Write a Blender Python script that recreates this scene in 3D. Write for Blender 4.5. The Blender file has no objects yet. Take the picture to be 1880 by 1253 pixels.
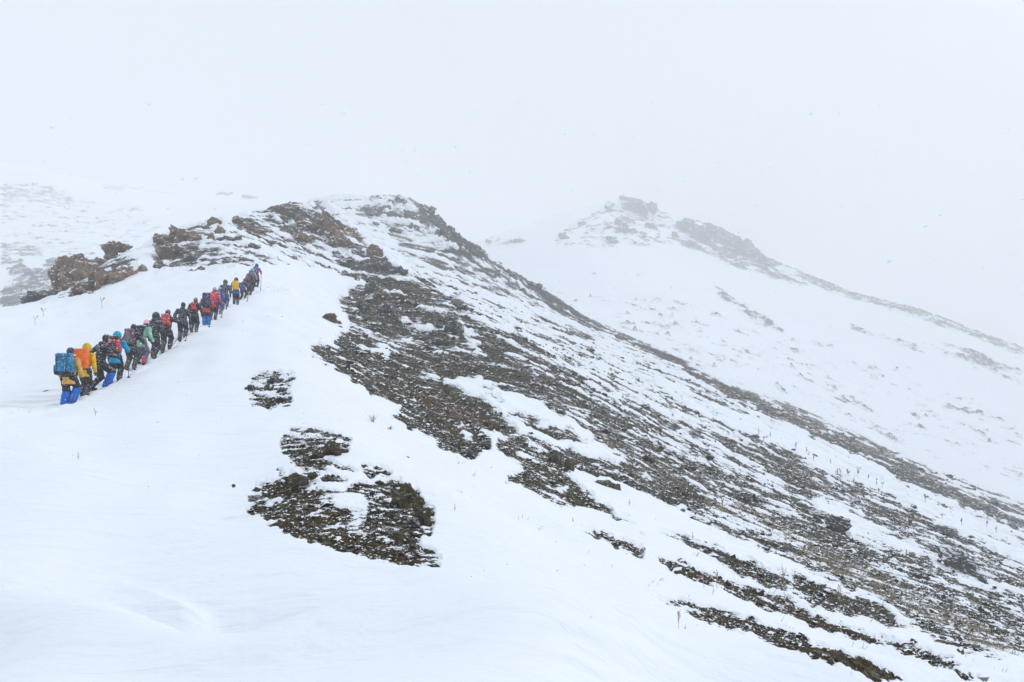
import bpy, bmesh, math, random
import numpy as np
from mathutils import Vector, Matrix

sc = bpy.context.scene
COL = sc.collection
F, CU, CV = 1253.0, 940.0, 626.5          # lens of the photograph in its own pixels (24 mm on full frame)

# ------------------------------------------------------------------ noise
def _hash(ix, iy, seed):
    n = (ix.astype(np.int64) * 374761393 + iy.astype(np.int64) * 668265263 + seed * 1274126177) & 0xFFFFFFFF
    n = ((n ^ (n >> 13)) * 1274126177) & 0xFFFFFFFF
    n = n ^ (n >> 16)
    return (n & 0xFFFF).astype(np.float64) / 65535.0

def gnoise(x, y, seed=0):
    """gradient noise, about -1..1, std about .35"""
    x = np.asarray(x, float); y = np.asarray(y, float)
    x0 = np.floor(x); y0 = np.floor(y)
    fx = x - x0; fy = y - y0
    u = fx * fx * fx * (fx * (fx * 6 - 15) + 10); v = fy * fy * fy * (fy * (fy * 6 - 15) + 10)
    def g(i, j):
        a = _hash(x0 + i, y0 + j, seed) * 2 * math.pi
        return np.cos(a) * (fx - i) + np.sin(a) * (fy - j)
    a = g(0, 0) * (1 - u) + g(1, 0) * u
    b = g(0, 1) * (1 - u) + g(1, 1) * u
    return (a * (1 - v) + b * v) * 1.5

def fbm(x, y, octaves=4, seed=0, gain=.5):
    s = 0; a = 1; t = 0
    for k in range(octaves):
        s = s + a * gnoise(x * 2 ** k + 17.3 * k, y * 2 ** k - 9.1 * k, seed + k); t += a * a; a *= gain
    return s / math.sqrt(t)

def sstep(a, b, x):
    t = np.clip((x - a) / (b - a), 0, 1)
    return t * t * (3 - 2 * t)

# ------------------------------------------------------------------ relief: thin-plate surfaces through surveyed points
class Relief:
    def __init__(self, pts, ymin):
        P = np.array([[(u - CU) / F, math.log(y), V] for (u, y, V) in pts])
        self.p = P[:, :2]; n = len(P); self.ymin = ymin
        K = self._k(self.p, self.p) + np.eye(n) * 2e-4
        A = np.zeros((n + 3, n + 3)); A[:n, :n] = K; A[:n, n] = 1; A[:n, n + 1:] = self.p
        A[n, :n] = 1; A[n + 1:, :n] = self.p.T
        b = np.zeros(n + 3); b[:n] = P[:, 2]
        self.w = np.linalg.solve(A, b)
    @staticmethod
    def _k(a, b):
        d = a[:, None, :] - b[None, :, :]
        r2 = (d[..., 0] * 1.6) ** 2 + d[..., 1] ** 2
        return .5 * r2 * np.log(r2 + 1e-9)
    def V(self, s, L):
        if np.size(s) < 50000: return self.V0(s, L)
        if not hasattr(self, 'tab'):      # large grids read a fine table of the same surface
            self.ts = np.linspace(-2, 2, 260); self.tl = np.linspace(.7, 7.5, 320)
            A, B = np.meshgrid(self.ts, self.tl); self.tab = self.V0(A, B)
        a = (s + 2) / 4 * 259; b = (L - .7) / 6.8 * 319
        i = np.clip(np.floor(a).astype(int), 1, 257); j = np.clip(np.floor(b).astype(int), 1, 317); a = a - i; b = b - j
        def wt(t): return [-.5 * t + t * t - .5 * t ** 3, 1 - 2.5 * t * t + 1.5 * t ** 3, .5 * t + 2 * t * t - 1.5 * t ** 3, -.5 * t * t + .5 * t ** 3]
        wa, wb = wt(a), wt(b); out = 0
        for n in range(4):
            for m in range(4): out = out + wb[n] * wa[m] * self.tab[j + n - 1, i + m - 1]
        return out
    def V0(self, s, L):
        sh = np.shape(s); q = np.stack([np.ravel(s), np.ravel(L)], 1); out = np.empty(len(q))
        n = len(self.p)
        for i in range(0, len(q), 20000):
            k = self._k(q[i:i + 20000], self.p)
            out[i:i + 20000] = k @ self.w[:n] + self.w[n] + q[i:i + 20000] @ self.w[n + 1:]
        return out.reshape(sh)
    def z(self, x, y):
        ye = np.maximum(y, self.ymin)
        s = np.clip(np.asarray(x, float) / ye, -1.9, 1.9)
        return ye * self.V(s, np.log(ye))

def px(v): return (CV - v) / F
_cols = {
 -300: [(3.4,-.5),(6,-.3),(12,-.16),(24,-.08),(38,-.01),(60,-.04),(100,-.12)],
 0: [(3.4,px(1253)),(5.6,px(1000)),(12,px(800)),(24,px(700)),(34,px(604)),(42,px(574)),(60,.02),(90,-.06)],
 125: [(3.4,px(1253)),(7,px(940)),(12,px(814)),(18.6,px(748)),(26,px(678)),(38,px(592)),(50,px(545)),(70,.03),(100,-.03)],
 220: [(3.45,px(1253)),(7.5,px(928)),(13,px(795)),(19.5,px(722)),(26,px(660)),(36,px(590)),(48,px(530)),(62,px(470)),(85,.09),(120,.03)],
 300: [(3.5,px(1253)),(8,px(916)),(14,px(778)),(21,px(700)),(27,px(645)),(33,px(600)),(45,px(540)),(60,px(480)),(70,px(436)),(95,.12),(140,.06)],
 470: [(3.6,px(1253)),(6,px(1023)),(9,px(898)),(15,px(760)),(25,px(651)),(35,px(592)),(44,px(540)),(58,px(480)),(75,px(420)),(88,px(392)),(115,.14),(150,.12),(260,.06)],
 590: [(3.6,px(1253)),(5.6,px(1040)),(8,px(924)),(11,px(826)),(18,px(720)),(30,px(639)),(45,px(576)),(60,px(530)),(72,px(480)),(84,px(430)),(94,px(386)),(118,.155),(150,.17),(190,.2),(215,.206),(260,.17)],
 690: [(3.6,px(1253)),(5.6,px(1043)),(8,px(930)),(11,px(845)),(16,px(776)),(22,px(734)),(32,px(677)),(45,px(612)),(60,px(553)),(72,px(505)),(82,px(464)),(100,.115),(130,.137),(165,.168),(200,px(366)),(240,.17),(300,.08)],
 740: [(3.6,px(1253)),(6,px(1034)),(9,px(918)),(14,px(832)),(22,px(769)),(32,px(705)),(45,px(626)),(60,px(553)),(75,px(495)),(90,.095),(115,.112),(150,.146),(185,.195),(198,px(366)),(240,.16),(300,.07)],
 860: [(3.6,px(1253)),(6,px(1054)),(9,px(947)),(14,px(859)),(22,px(792)),(32,px(728)),(45,px(646)),(60,px(566)),(75,.045),(100,.062),(130,.092),(160,.134),(180,px(456)),(220,.09),(280,0)],
 1000: [(3.7,px(1253)),(6.2,px(1081)),(9,px(1002)),(14,px(922)),(22,px(843)),(32,px(763)),(44,px(692)),(58,px(640)),(80,-.006),(105,.018),(135,.045),(170,px(540)),(210,.03),(270,-.05)],
 1300: [(4,-.5875),(5,-.5),(7,px(1163)),(10,px(1090)),(15,px(1019)),(23,px(953)),(35,px(884)),(50,px(822)),(70,px(766)),(95,px(727)),(125,px(693)),(150,px(677)),(185,-.07),(240,-.15)],
 1600: [(4,-.68),(6,-.5),(9,px(1197)),(13,px(1137)),(20,px(1077)),(30,px(1019)),(45,px(961)),(65,px(908)),(90,px(861)),(115,px(824)),(135,px(807)),(170,-.175),(220,-.25)],
 1880: [(5,-.7),(8,-.5),(12,px(1211)),(18,px(1176)),(27,px(1127)),(40,px(1077)),(60,px(1023)),(85,px(971)),(110,px(936)),(125,px(927)),(160,-.27),(210,-.34)],
 2300: [(6,-.75),(10,-.62),(20,-.58),(40,-.5),(80,-.41),(120,-.37),(160,-.42)],
}
main_relief = Relief([(u, y, V) for u, c in _cols.items() for (y, V) in c], 3.3)

_far = [(885,620,440),(990,640,406),(1090,650,377),(1160,650,366),(1206,640,388),(1322,600,420),(1404,570,473),(1480,550,505),(1700,500,577),(1880,460,641),(2100,430,720),
 (885,780,500),(1160,800,440),(1404,720,540),(1700,640,640),(1880,600,700),(2100,560,780),(750,640,500),(750,450,570),(750,300,640),(750,200,690),
 (885,450,520),(1160,450,470),(1480,430,580),(1880,370,720),(2100,340,800),(885,300,600),(1160,300,590),(1480,300,680),(1880,280,830),(2100,250,910),
 (885,220,640),(1160,220,655),(1480,220,765),(1880,210,935),(1000,160,720),(1480,160,850),(1880,160,1010),(2100,160,1080),(1160,520,430),(1300,480,500)]
far_relief = Relief([(u, y, px(v)) for (u, y, v) in _far], 150)
_left = [(-300,520,270),(0,520,300),(110,520,319),(200,520,341),(330,520,356),(500,520,364),(600,520,368),(690,520,374),(740,520,400),(800,520,440),(860,520,480),
 (-300,700,330),(0,700,340),(330,700,390),(600,700,410),(860,700,560),(-300,400,350),(0,400,380),(200,400,402),(400,400,396),(600,400,405),(860,400,520),
 (-300,250,460),(0,250,480),(200,250,470),(500,250,470),(860,250,560),(-300,150,560),(0,150,560),(100,150,545),(300,150,540),(600,150,560),(860,150,620),
 (0,100,640),(300,100,620),(600,100,650),(-300,100,640)]
left_relief = Relief([(u, y * 1.4, px(v)) for (u, y, v) in _left], 138)

# ------------------------------------------------------------------ where rock and soil show through the snow (surveyed outlines, coverage)
EXP = [
 (.5, [(50,565),(100,500),(170,468),(245,478),(240,502),(180,540),(110,548)]),(.45,[(275,505),(288,440),(400,398),(432,440),(400,472),(330,498)]),(.3,[(180,462),(260,436),(258,456),(190,478)]),
 (.1, [(340,500),(360,480),(480,465),(480,485),(380,505)]),
 # knoll and the slope below it
 (.22, [(360,500),(400,420),(500,385),(620,440),(640,500),(560,490),(470,490)]),
 (.45, [(430,405),(500,380),(560,440),(600,465),(560,475),(470,440)]),
 (.62, [(500,378),(560,375),(600,382),(655,440),(700,465),(722,492),(700,530),(640,500),(600,455),(560,440),(530,420),(505,395)]),
 # second ridge
 (.12, [(580,362),(660,362),(700,358),(700,400),(730,450),(720,490),(650,430),(600,380)]),
 (.5, [(665,380),(690,358),(745,358),(790,380),(840,425),(885,460),(1000,532),(1100,575),(1144,629),(1050,640),(1000,590),(920,545),(850,510),(760,480),(700,420)]),
 (.3, [(720,455),(760,455),(860,505),(900,540),(800,505),(740,480)]),
 (.2, [(760,482),(850,510),(920,545),(1000,590),(1100,640),(1180,690),(1080,680),(1000,645),(900,590),(860,565),(800,530),(735,490)]),
 (.92,[(765,365),(790,380),(820,405),(885,455),(888,482),(850,470),(800,440),(770,410)]),
 (.7, [(888,480),(1000,530),(1055,558),(1000,575),(930,530),(880,500)]),
 # main scree
 (.74,[(618,480),(690,460),(722,492),(790,520),(860,570),(900,590),(1000,642),(1060,680),(1150,735),(1250,775),(1330,805),(1440,830),(1560,880),(1700,940),(1880,1040),(1880,1200),(1780,1193),(1707,1170),(1665,1134),(1598,1097),(1524,1069),(1440,1025),(1388,1004),(1347,989),(1309,973),(1275,953),(1263,934),(1227,927),(1180,908),(1129,884),(1087,841),(1152,846),(1119,827),(1092,808),(1066,784),(1028,764),(982,738),(919,714),(883,695),(847,695),(809,702),(700,690),(608,672),(574,658),(574,631),(640,640),(637,588),(622,552),(644,529),(692,526),(641,509)]),
 (.85,[(640,500),(722,495),(760,520),(800,580),(790,600),(720,580),(700,530),(650,510)]),
 (.88,[(600,645),(640,600),(720,610),(800,630),(900,640),(960,690),(1030,750),(980,738),(883,695),(847,695),(809,702),(700,690),(608,672)]),
 (.12,[(733,590),(765,584),(785,598),(784,612),(760,612),(740,606)]),
 (.15,[(836,586),(858,598),(880,630),(890,655),(872,652),(850,622)]),
 (.08,[(690,642),(704,634),(718,650),(710,664),(695,660)]),
 (.06,[(640,645),(668,638),(668,652),(648,658)]),
 (.35,[(1180,800),(1260,790),(1350,830),(1440,870),(1440,900),(1300,860)]),
 (.96,[(576,648),(640,642),(700,655),(760,680),(835,715),(880,735),(926,764),(948,805),(919,798),(878,793),(893,803),(897,827),(869,843),(818,831),(763,793),(720,772),(738,750),(713,738),(665,712),(649,703),(608,672)]),
 (0,  [(768,690),(795,687),(809,702),(847,695),(883,695),(919,714),(965,740),(1000,748),(1028,764),(1066,784),(1092,808),(1119,827),(1152,846),(1147,853),(1087,839),(1037,812),(980,781),(925,764),(881,733),(835,712)]),
 (.8, [(872,720),(895,717),(925,735),(920,740),(890,727)]),
 (.7, [(925,762),(960,765),(1020,785),(1080,812),(1060,815),(1000,800),(960,785)]),
 (.12,[(742,737),(755,737),(760,745),(748,745)]),(.05,[(840,775),(862,790),(868,808),(850,810),(842,795)]),
 (.93,[(917,808),(968,803),(1028,826),(1087,841),(1150,858),(1207,868),(1300,905),(1300,942),(1219,925),(1171,901),(1138,882),(1099,877),(1056,863),(1032,870),(1063,889),(1084,912),(1151,949),(1165,965),(1134,951),(1079,929),(1063,932),(1049,939),(1013,922),(968,899),(929,886),(937,877),(965,874),(937,843),(913,822)]),
 (.05,[(940,832),(985,838),(1012,852),(980,850),(945,842)]),(.1,[(965,812),(1000,825),(1015,833),(980,828)]),
 (0,[(1042,868),(1056,863),(1099,877),(1138,884),(1171,903),(1219,927),(1270,945),(1275,955),(1309,975),(1347,991),(1388,1006),(1440,1027),(1500,1062),(1440,1060),(1347,1025),(1254,990),(1165,965),(1084,915),(1063,889)]),
 (.04,[(1005,893),(1040,897),(1040,905),(1010,902)]),
 (.72,[(1275,950),(1309,960),(1388,985),(1440,1005),(1440,1024),(1388,1004),(1347,989),(1309,973)]),
 (.3, [(1263,930),(1330,935),(1440,985),(1440,1000),(1340,965)]),
 (.97,[(1208,978),(1254,989),(1299,1004),(1347,1023),(1407,1047),(1440,1059),(1460,1090),(1440,1087),(1407,1078),(1359,1059),(1302,1023),(1251,996)]),
 (.97,[(1080,971),(1115,984),(1168,1006),(1177,1028),(1144,1008),(1096,989),(1078,982)]),
 (.97,[(1207,1028),(1251,1037),(1306,1059),(1359,1078),(1440,1102),(1491,1131),(1544,1151),(1598,1176),(1615,1190),(1581,1182),(1547,1168),(1488,1148),(1440,1131),(1383,1111),(1335,1085),(1275,1068),(1235,1051),(1211,1037)]),
 (.97,[(1200,1103),(1227,1107),(1271,1111),(1323,1123),(1383,1145),(1440,1160),(1496,1184),(1564,1210),(1623,1230),(1660,1246),(1700,1262),(1640,1262),(1589,1246),(1547,1224),(1477,1207),(1440,1197),(1390,1170),(1311,1150),(1259,1126),(1290,1130),(1300,1126),(1260,1116),(1239,1116)]),
 (.95,[(1609,1173),(1671,1187),(1722,1207),(1764,1224),(1810,1255),(1770,1249),(1708,1218),(1665,1204),(1623,1184)]),
 (.93,[(1454,1055),(1496,1069),(1553,1097),(1609,1108),(1651,1145),(1685,1156),(1637,1156),(1581,1139),(1547,1131),(1496,1117),(1457,1094)]),
 (.5, [(1685,1150),(1720,1165),(1790,1195),(1845,1215),(1800,1210),(1740,1190)]),
 (.04,[(1500,915),(1560,935),(1640,985),(1700,1010),(1690,1030),(1640,1012),(1560,985),(1500,950)]),
 (.06,[(1690,1010),(1720,1020),(1800,1060),(1880,1085),(1880,1100),(1800,1080),(1740,1055)]),
 (.75,[(1620,930),(1700,960),(1760,1010),(1700,985),(1640,960)]),
 # light band and the scree stripe beyond it
 (.36,[(1000,565),(1096,605),(1144,629),(1182,648),(1239,675),(1311,718),(1383,753),(1440,783),(1440,830),(1330,800),(1250,770),(1150,730),(1060,678),(1000,640),(960,600)]),
 (.05,[(1180,690),(1240,700),(1310,740),(1440,790),(1520,822),(1600,857),(1700,912),(1780,945),(1880,990),(1880,1025),(1780,990),(1700,950),(1560,885),(1470,845),(1440,820),(1350,795),(1250,740)]),
 (.45,[(1055,560),(1251,650),(1440,730),(1600,795),(1750,860),(1880,915),(1880,960),(1703,877),(1560,808),(1440,745),(1251,663),(1120,589)]),
 (.85,[(1000,536),(1055,560),(1120,589),(1168,620),(1215,642),(1251,663),(1311,697),(1383,725),(1440,746),(1478,760),(1560,808),(1641,848),(1703,877),(1799,922),(1880,958),(1880,982),(1785,937),(1715,910),(1655,887),(1598,851),(1524,817),(1440,781),(1383,751),(1311,715),(1239,672),(1182,646),(1144,629),(1096,603),(1048,586),(1000,562)]),
 # patch below the hikers' ridge
 (.5, [(452,708),(475,690),(510,688),(545,692),(545,705),(530,720),(540,745),(500,755),(470,745),(455,725)]),
 (.75,[(514,822),(530,800),(573,788),(624,797),(643,810),(630,830),(612,850),(590,870),(560,862),(540,848)]),
 (.5, [(530,850),(560,860),(600,862),(632,885),(600,885),(560,870)]),
 (.85,[(612,852),(647,864),(650,868),(615,860)]),(.8,[(656,862),(690,858),(718,870),(715,880),(680,874)]),
 (.6, [(500,868),(540,873),(560,885),(520,885)]),
 (.72,[(471,890),(500,883),(525,880),(570,896),(624,903),(643,896),(698,890),(726,883),(765,906),(787,938),(790,960),(778,986),(771,1002),(809,1030),(809,1043),(739,1040),(675,1024),(618,1014),(573,998),(528,982),(490,963),(481,947),(449,934),(468,928),(480,905)]),
 (.95,[(449,934),(500,925),(600,950),(640,985),(700,1010),(760,1025),(809,1036),(809,1043),(739,1040),(675,1024),(618,1014),(573,998),(528,982),(490,963)]),
 (.93,[(480,893),(520,883),(560,900),(590,925),(570,935),(500,915)]),
 (.02,[(600,912),(650,905),(682,925),(678,948),(650,948),(615,932)]),
 (.1, [(470,908),(520,918),(535,927),(480,925)]),(.1,[(570,943),(600,945),(612,958),(590,955)]),
 (.9, [(715,890),(765,906),(787,938),(790,960),(770,965),(745,930),(725,910)]),
]
EXP_FAR = [
 (.95,[(1146,368),(1170,360),(1188,366),(1208,388),(1185,398),(1150,396)]),
 (.55,[(1108,378),(1146,372),(1146,395),(1120,392)]),
 (.2,[(1020,430),(1100,380),(1210,390),(1300,415),(1300,450),(1200,450),(1100,455),(1020,450)]),
 (.88,[(1246,405),(1262,396),(1275,410),(1322,414),(1360,430),(1400,465),(1440,488),(1400,500),(1360,480),(1320,450),(1280,440),(1245,425)]),
 (.62,[(1220,440),(1290,440),(1400,490),(1500,525),(1470,525),(1380,500),(1300,470)]),
 (.6,[(1440,488),(1560,530),(1700,575),(1880,641),(1880,652),(1700,590),(1560,545),(1440,500)]),
 (.5,[(1700,638),(1790,662),(1880,696),(1880,704),(1780,672)]),(.45,[(1720,628),(1800,652),(1880,682),(1880,688),(1790,660)]),(.4,[(1560,595),(1700,640),(1700,650),(1560,605)]),
 (.75,[(1135,415),(1155,402),(1165,418),(1150,428)]),(.75,[(1128,420),(1155,412),(1162,428),(1135,430)]),(.7,[(1180,412),(1205,412),(1202,422),(1185,420)]),
 (.6,[(1025,436),(1040,426),(1048,432),(1040,442)]),(.6,[(1112,440),(1128,432),(1145,442),(1120,448)]),(.6,[(1060,407),(1075,406),(1072,416)]),
 (.4,[(888,446),(960,436),(965,446),(890,454)]),
 (.45,[(1310,525),(1345,548),(1400,580),(1470,628),(1460,630),(1390,590),(1330,552)]),
 (.5,[(1520,672),(1570,690),(1650,728),(1640,732),(1560,697)]),(.4,[(1560,750),(1640,780),(1730,815),(1850,862),(1840,868),(1720,825),(1600,775)]),
 (.04,[(900,520),(1300,560),(1880,760),(1880,900),(1400,720),(1000,540)]),
]
EXP_LEFT = [
 (.55,[(0,338),(60,336),(120,352),(140,368),(80,372),(0,362)]),(.3,[(0,362),(90,372),(190,370),(190,382),(60,388),(0,395)]),
 (.25,[(80,312),(160,322),(170,328),(90,320)]),(.3,[(190,340),(320,354),(320,358),(190,346)]),
 (.4,[(0,410),(60,420),(110,450),(60,470),(0,465)]),(.65,[(45,450),(85,450),(75,468),(50,470)]),(.7,[(12,492),(50,490),(56,502),(15,504)]),
 (.45,[(0,470),(45,475),(40,490),(0,490)]),
 (.66,[(0,530),(60,500),(100,500),(110,540),(0,580)]),(.6,[(85,480),(110,478),(110,510),(85,505)]),
 (.6,[(395,352),(430,354),(425,358),(398,357)]),(.7,[(446,362),(462,357),(478,362),(465,368),(448,367)]),(.5,[(590,368),(620,364),(625,372),(600,376)]),
 (.1,[(0,380),(250,370),(300,420),(150,480),(0,440)]),
]
def raster(polys, soft=1):
    W, H = 940, 627
    m = np.zeros((H, W))
    for val, p in polys:
        p = np.array(p, float) / 2
        x0, x1 = int(max(0, p[:, 0].min())), int(min(W - 1, p[:, 0].max() + 1)); y0, y1 = int(max(0, p[:, 1].min())), int(min(H - 1, p[:, 1].max() + 1))
        if x1 <= x0 or y1 <= y0: continue
        X, Y = np.meshgrid(np.arange(x0, x1 + 1) + .5, np.arange(y0, y1 + 1) + .5)
        c = np.zeros(X.shape, bool); n = len(p)
        for i in range(n):
            ax, ay = p[i]; bx, by = p[(i + 1) % n]
            if ay == by: continue
            c ^= ((ay > Y) != (by > Y)) & (X < (bx - ax) * (Y - ay) / (by - ay) + ax)
        m[y0:y1 + 1, x0:x1 + 1][c] = val
    for _ in range(soft):
        m[:, 0] = m[:, -1] = 0; m[0] = m[-1] = 0
        m = (np.roll(m, 1, 0) + 2 * m + np.roll(m, -1, 0)) / 4; m = (np.roll(m, 1, 1) + 2 * m + np.roll(m, -1, 1)) / 4
    return m
def look(m, u, v):
    U = np.clip(u / 2 - .5, 0, 938.99); Vv = np.clip(v / 2 - .5, 0, 625.99)
    i = U.astype(int); j = Vv.astype(int); a = U - i; b = Vv - j
    return (m[j, i] * (1 - a) + m[j, i + 1] * a) * (1 - b) + (m[j + 1, i] * (1 - a) + m[j + 1, i + 1] * a) * b
def probit(c):
    c = np.clip(c, .0008, .995)
    return 4.91 * (c ** .14 - (1 - c) ** .14)

M_MAIN, M_FAR, M_LEFT = raster(EXP, 3), raster(EXP_FAR, 2), raster(EXP_LEFT, 2)
BROWN = raster([(.45,[(560,480),(800,520),(1880,1000),(1880,1260),(1300,1000),(560,700)]),(1, [(440,870),(560,870),(640,960),(820,1060),(600,1060),(430,940)]), (.6,[(500,780),(650,790),(640,860),(520,860)]),
  (.8,[(600,660),(760,690),(900,740),(960,800),(880,800),(740,740),(620,690)]), (1,[(900,800),(1040,830),(1180,960),(1050,950),(920,890)]),
  (.75,[(1060,960),(1300,1040),(1640,1180),(1700,1260),(1300,1260),(1190,1100),(1060,1000)]),(.35,[(1000,820),(1300,900),(1500,1000),(1440,1050),(1100,900)])], 8)
RUST = raster([(1, [(755,725),(800,728),(850,752),(900,775),(850,778),(790,755)]),(.4,[(690,700),(760,725),(700,720)])], 5)
TAN = raster([(.7,[(1030,640),(1060,650),(1130,700),(1260,758),(1340,800),(1330,808),(1250,770),(1130,712),(1040,660)]),
  (.5,[(1290,900),(1440,960),(1600,1050),(1800,1150),(1880,1220),(1800,1190),(1560,1070),(1400,980),(1280,920)]),
  (.6,[(1300,690),(1440,730),(1600,800),(1750,865),(1880,925),(1880,950),(1700,880),(1500,790),(1440,760)]),(.3,[(1000,760),(1200,840),(1300,900),(1200,900),(1050,800)])], 4)

OCT = [.07, .14, .28, .56, 1.12, 2.24, 4.5, 9.0]
def main_fields(x, y, z, spacing):
    """exposure field f (>0 bare), streaky and clumpy, in ground coordinates"""
    yy = np.maximum(y, 1.0)
    u = CU + F * x / yy; v = CV - F * z / yy
    wob = np.clip(yy * .012, .05, 2.5)
    wu = 11 * gnoise(x / wob / 1.5, y / wob / .8, 51) + 4 * gnoise(x / wob * 1.3, y / wob * 2, 52); wv = 6 * gnoise(x / wob / 1.5, y / wob / .8, 53) + 2 * gnoise(x / wob * 1.3, y / wob * 2, 54)
    inside = sstep(-60, 0, u) * sstep(1940, 1880, u) * sstep(1310, 1253, v)
    cov = look(M_MAIN, u + wu, v + wv)
    cov = cov * inside + (1 - inside) * np.where((x > .2 * y) & (y > 6), .45, .0)
    c, s_ = math.cos(math.radians(3)), math.sin(math.radians(3))
    a = x * c + y * s_; b = -x * s_ + y * c
    lam0 = .022 * yy
    n = np.zeros_like(x); t = np.zeros_like(x)
    for k, lam in enumerate(OCT):
        w = np.exp(-(np.log2(lam / lam0)) ** 2 / (2 * 1.6 ** 2)) * sstep(1.2, 2.6, lam * 1.6 / spacing)
        if float(np.max(w)) < .01: continue
        sh = gnoise(a / (lam * 2.5) + .35 * b / lam, b / lam + 3.1 * k, 100 + k) + .75 * gnoise(a / (lam * .9), b / (lam * .6), 200 + k)
        n += w * sh; t += w * w
    n = n / np.sqrt(t + 1e-6) / .44
    return probit(cov) - n * 1.15 - 4 * sstep(.02, .0, cov), cov, u, v

def sinterp(u, X, Y):
    return sum(w * np.interp(u + o, X, Y) for o, w in ((-120, .1), (-80, .15), (-40, .16), (0, .18), (40, .16), (80, .15), (120, .1)))
def main_height(x, y):
    """smooth ground with the wind-shaped drifts of the foreground"""
    z = main_relief.z(x, y)
    yy = np.maximum(y, 2.0); u = CU + F * x / yy; v = CV - F * z / yy
    near = sstep(16, 7, yy)
    d = .13 * gnoise(x / 1.7 + y * .2, y / 3.1, 7) + .018 * gnoise(x / .9, y / 1.4, 8) * (yy < 25)
    # long drift with a soft lip across the foreground, hollow above it
    lip = sinterp(u, [-200, 200, 410, 520, 640, 800, 1000, 1250, 1500], [1010, 1075, 1138, 1122, 1102, 1112, 1152, 1215, 1290])
    e = v - lip
    d = d + near * .30 * (np.exp(-(e / 60) ** 2) * (e > 0) + np.exp(-(e / 14) ** 2) * (e <= 0)) - near * .42 * np.exp(-((e + 45) / 45) ** 2) * np.exp(-((u - 400) / 230) ** 2)
    lip2 = sinterp(u, [-200, 0, 120, 250, 400], [960, 968, 972, 1000, 1060]); e2 = v - lip2
    d = d + near * .16 * (np.exp(-(e2 / 40) ** 2) * (e2 > 0) + np.exp(-(e2 / 11) ** 2) * (e2 <= 0)) * sstep(420, 330, u)
    d = d - sstep(14, 6, yy) * .4 * sstep(-.6, -5.0, x) - .25 * sstep(9, 4, yy) * sstep(1, -2, x) * sstep(3.0, 4.6, yy)
    # fine ripples left by the wind
    d = d + near * .03 * gnoise((x * .5 - y) / .16 + gnoise(x, y, 3), (x + y * .5) / 1.6, 9) * sstep(-.3, .5, gnoise(x / 1.3, y / 1.3, 10))
    return z + d

TRAIL = [(-12.6, 15.5), (-12.2, 18.6), (-13.0, 23), (-14.2, 29), (-15.6, 35), (-16.4, 40), (-16.5, 44), (-16.0, 48)]
def main_final(x, y, spacing):
    z0 = main_height(x, y)
    f, cov, u, v = main_fields(x, y, z0, spacing)
    yy = np.maximum(y, 2.0)
    bare = sstep(-.25, .35, f)
    amp = np.clip(.0028 * yy, .012, .5)
    deep = sstep(.0, -2.2, f)
    z = z0 + deep * amp * 1.6
    # stones: rough relief where bare, softened under snow
    r = np.zeros_like(x)
    for k, lam in enumerate([.05, .11, .24, .52, 1.1, 2.4, 5.2]):
        w = sstep(1.1, 2.4, lam / spacing) * sstep(.020, .006, lam / yy)
        if float(np.max(w)) < .01: continue
        nn = gnoise(x / lam, y / lam * 1.2, 300 + k)
        r += w * lam * .26 * (1 - np.abs(nn) * 2.2)
    z = z + r * (bare * .8 + .12 * sstep(.02, .2, cov))
    # crags on the second ridge and on the knoll
    cr = look(CRAG, u, v)
    if float(np.max(cr)) > 0:
        q = np.abs(gnoise(x / 5 + 1.3 * gnoise(x / 9, y / 9, 5), y / 7, 401)) * 2.2 + .55 * np.abs(gnoise(x / 2.1, y / 2.6, 402)) * 2
        z = z + cr * yy * .0135 * (np.minimum(q, 1.0) - .5) + cr * yy * .004 * gnoise(x / .9, y / .9, 403)
    # trodden track
    if True:
        d = np.full(x.shape, 9.0)
        for (ax, ay), (bx, by) in zip(TRAIL[:-1], TRAIL[1:]):
            t = np.clip(((x - ax) * (bx - ax) + (y - ay) * (by - ay)) / ((bx - ax) ** 2 + (by - ay) ** 2), 0, 1)
            d = np.minimum(d, np.hypot(x - ax - t * (bx - ax), y - ay - t * (by - ay)))
        z = z - .10 * sstep(.5, .15, d) + .03 * np.exp(-((d - .5) / .14) ** 2) + sstep(.7, .2, d) * .14 * gnoise(x / .22, y / .3, 11)
    return z, f, cov, u, v
CRAG = raster([(1, [(735,350),(790,375),(830,405),(895,455),(900,490),(850,480),(800,450),(760,410)]),(.55,[(670,350),(745,350),(790,440),(700,400)]),(.5,[(900,470),(1060,555),(1050,580),(900,510)]),
   (.5,[(500,365),(600,372),(665,430),(740,490),(720,530),(620,480),(540,440),(490,400)]),(.35,[(640,500),(722,495),(800,580),(720,600)])], 6)

# ------------------------------------------------------------------ mesh helpers
def link(o, parent=None):
    COL.objects.link(o)
    if parent is not None: o.parent = parent
    return o
def np_mesh(name, V, Q, mat=None, smooth=True, attrs=None):
    me = bpy.data.meshes.new(name)
    V = np.asarray(V, np.float32); Q = np.asarray(Q, np.int32); k = Q.shape[1]
    me.vertices.add(len(V)); me.vertices.foreach_set('co', V.ravel())
    me.loops.add(Q.size); me.loops.foreach_set('vertex_index', Q.ravel())
    me.polygons.add(len(Q)); me.polygons.foreach_set('loop_start', np.arange(0, Q.size, k, dtype=np.int32))
    me.polygons.foreach_set('use_smooth', np.full(len(Q), smooth, bool))
    if attrs:
        for an, arr in attrs.items():
            arr = np.asarray(arr, np.float32)
            if arr.ndim == 1:
                at = me.attributes.new(an, 'FLOAT', 'POINT'); at.data.foreach_set('value', arr)
            else:
                at = me.attributes.new(an, 'FLOAT_VECTOR', 'POINT'); at.data.foreach_set('vector', arr.ravel())
    me.update(calc_edges=True); me.validate()
    if mat: me.materials.append(mat)
    return me
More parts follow.
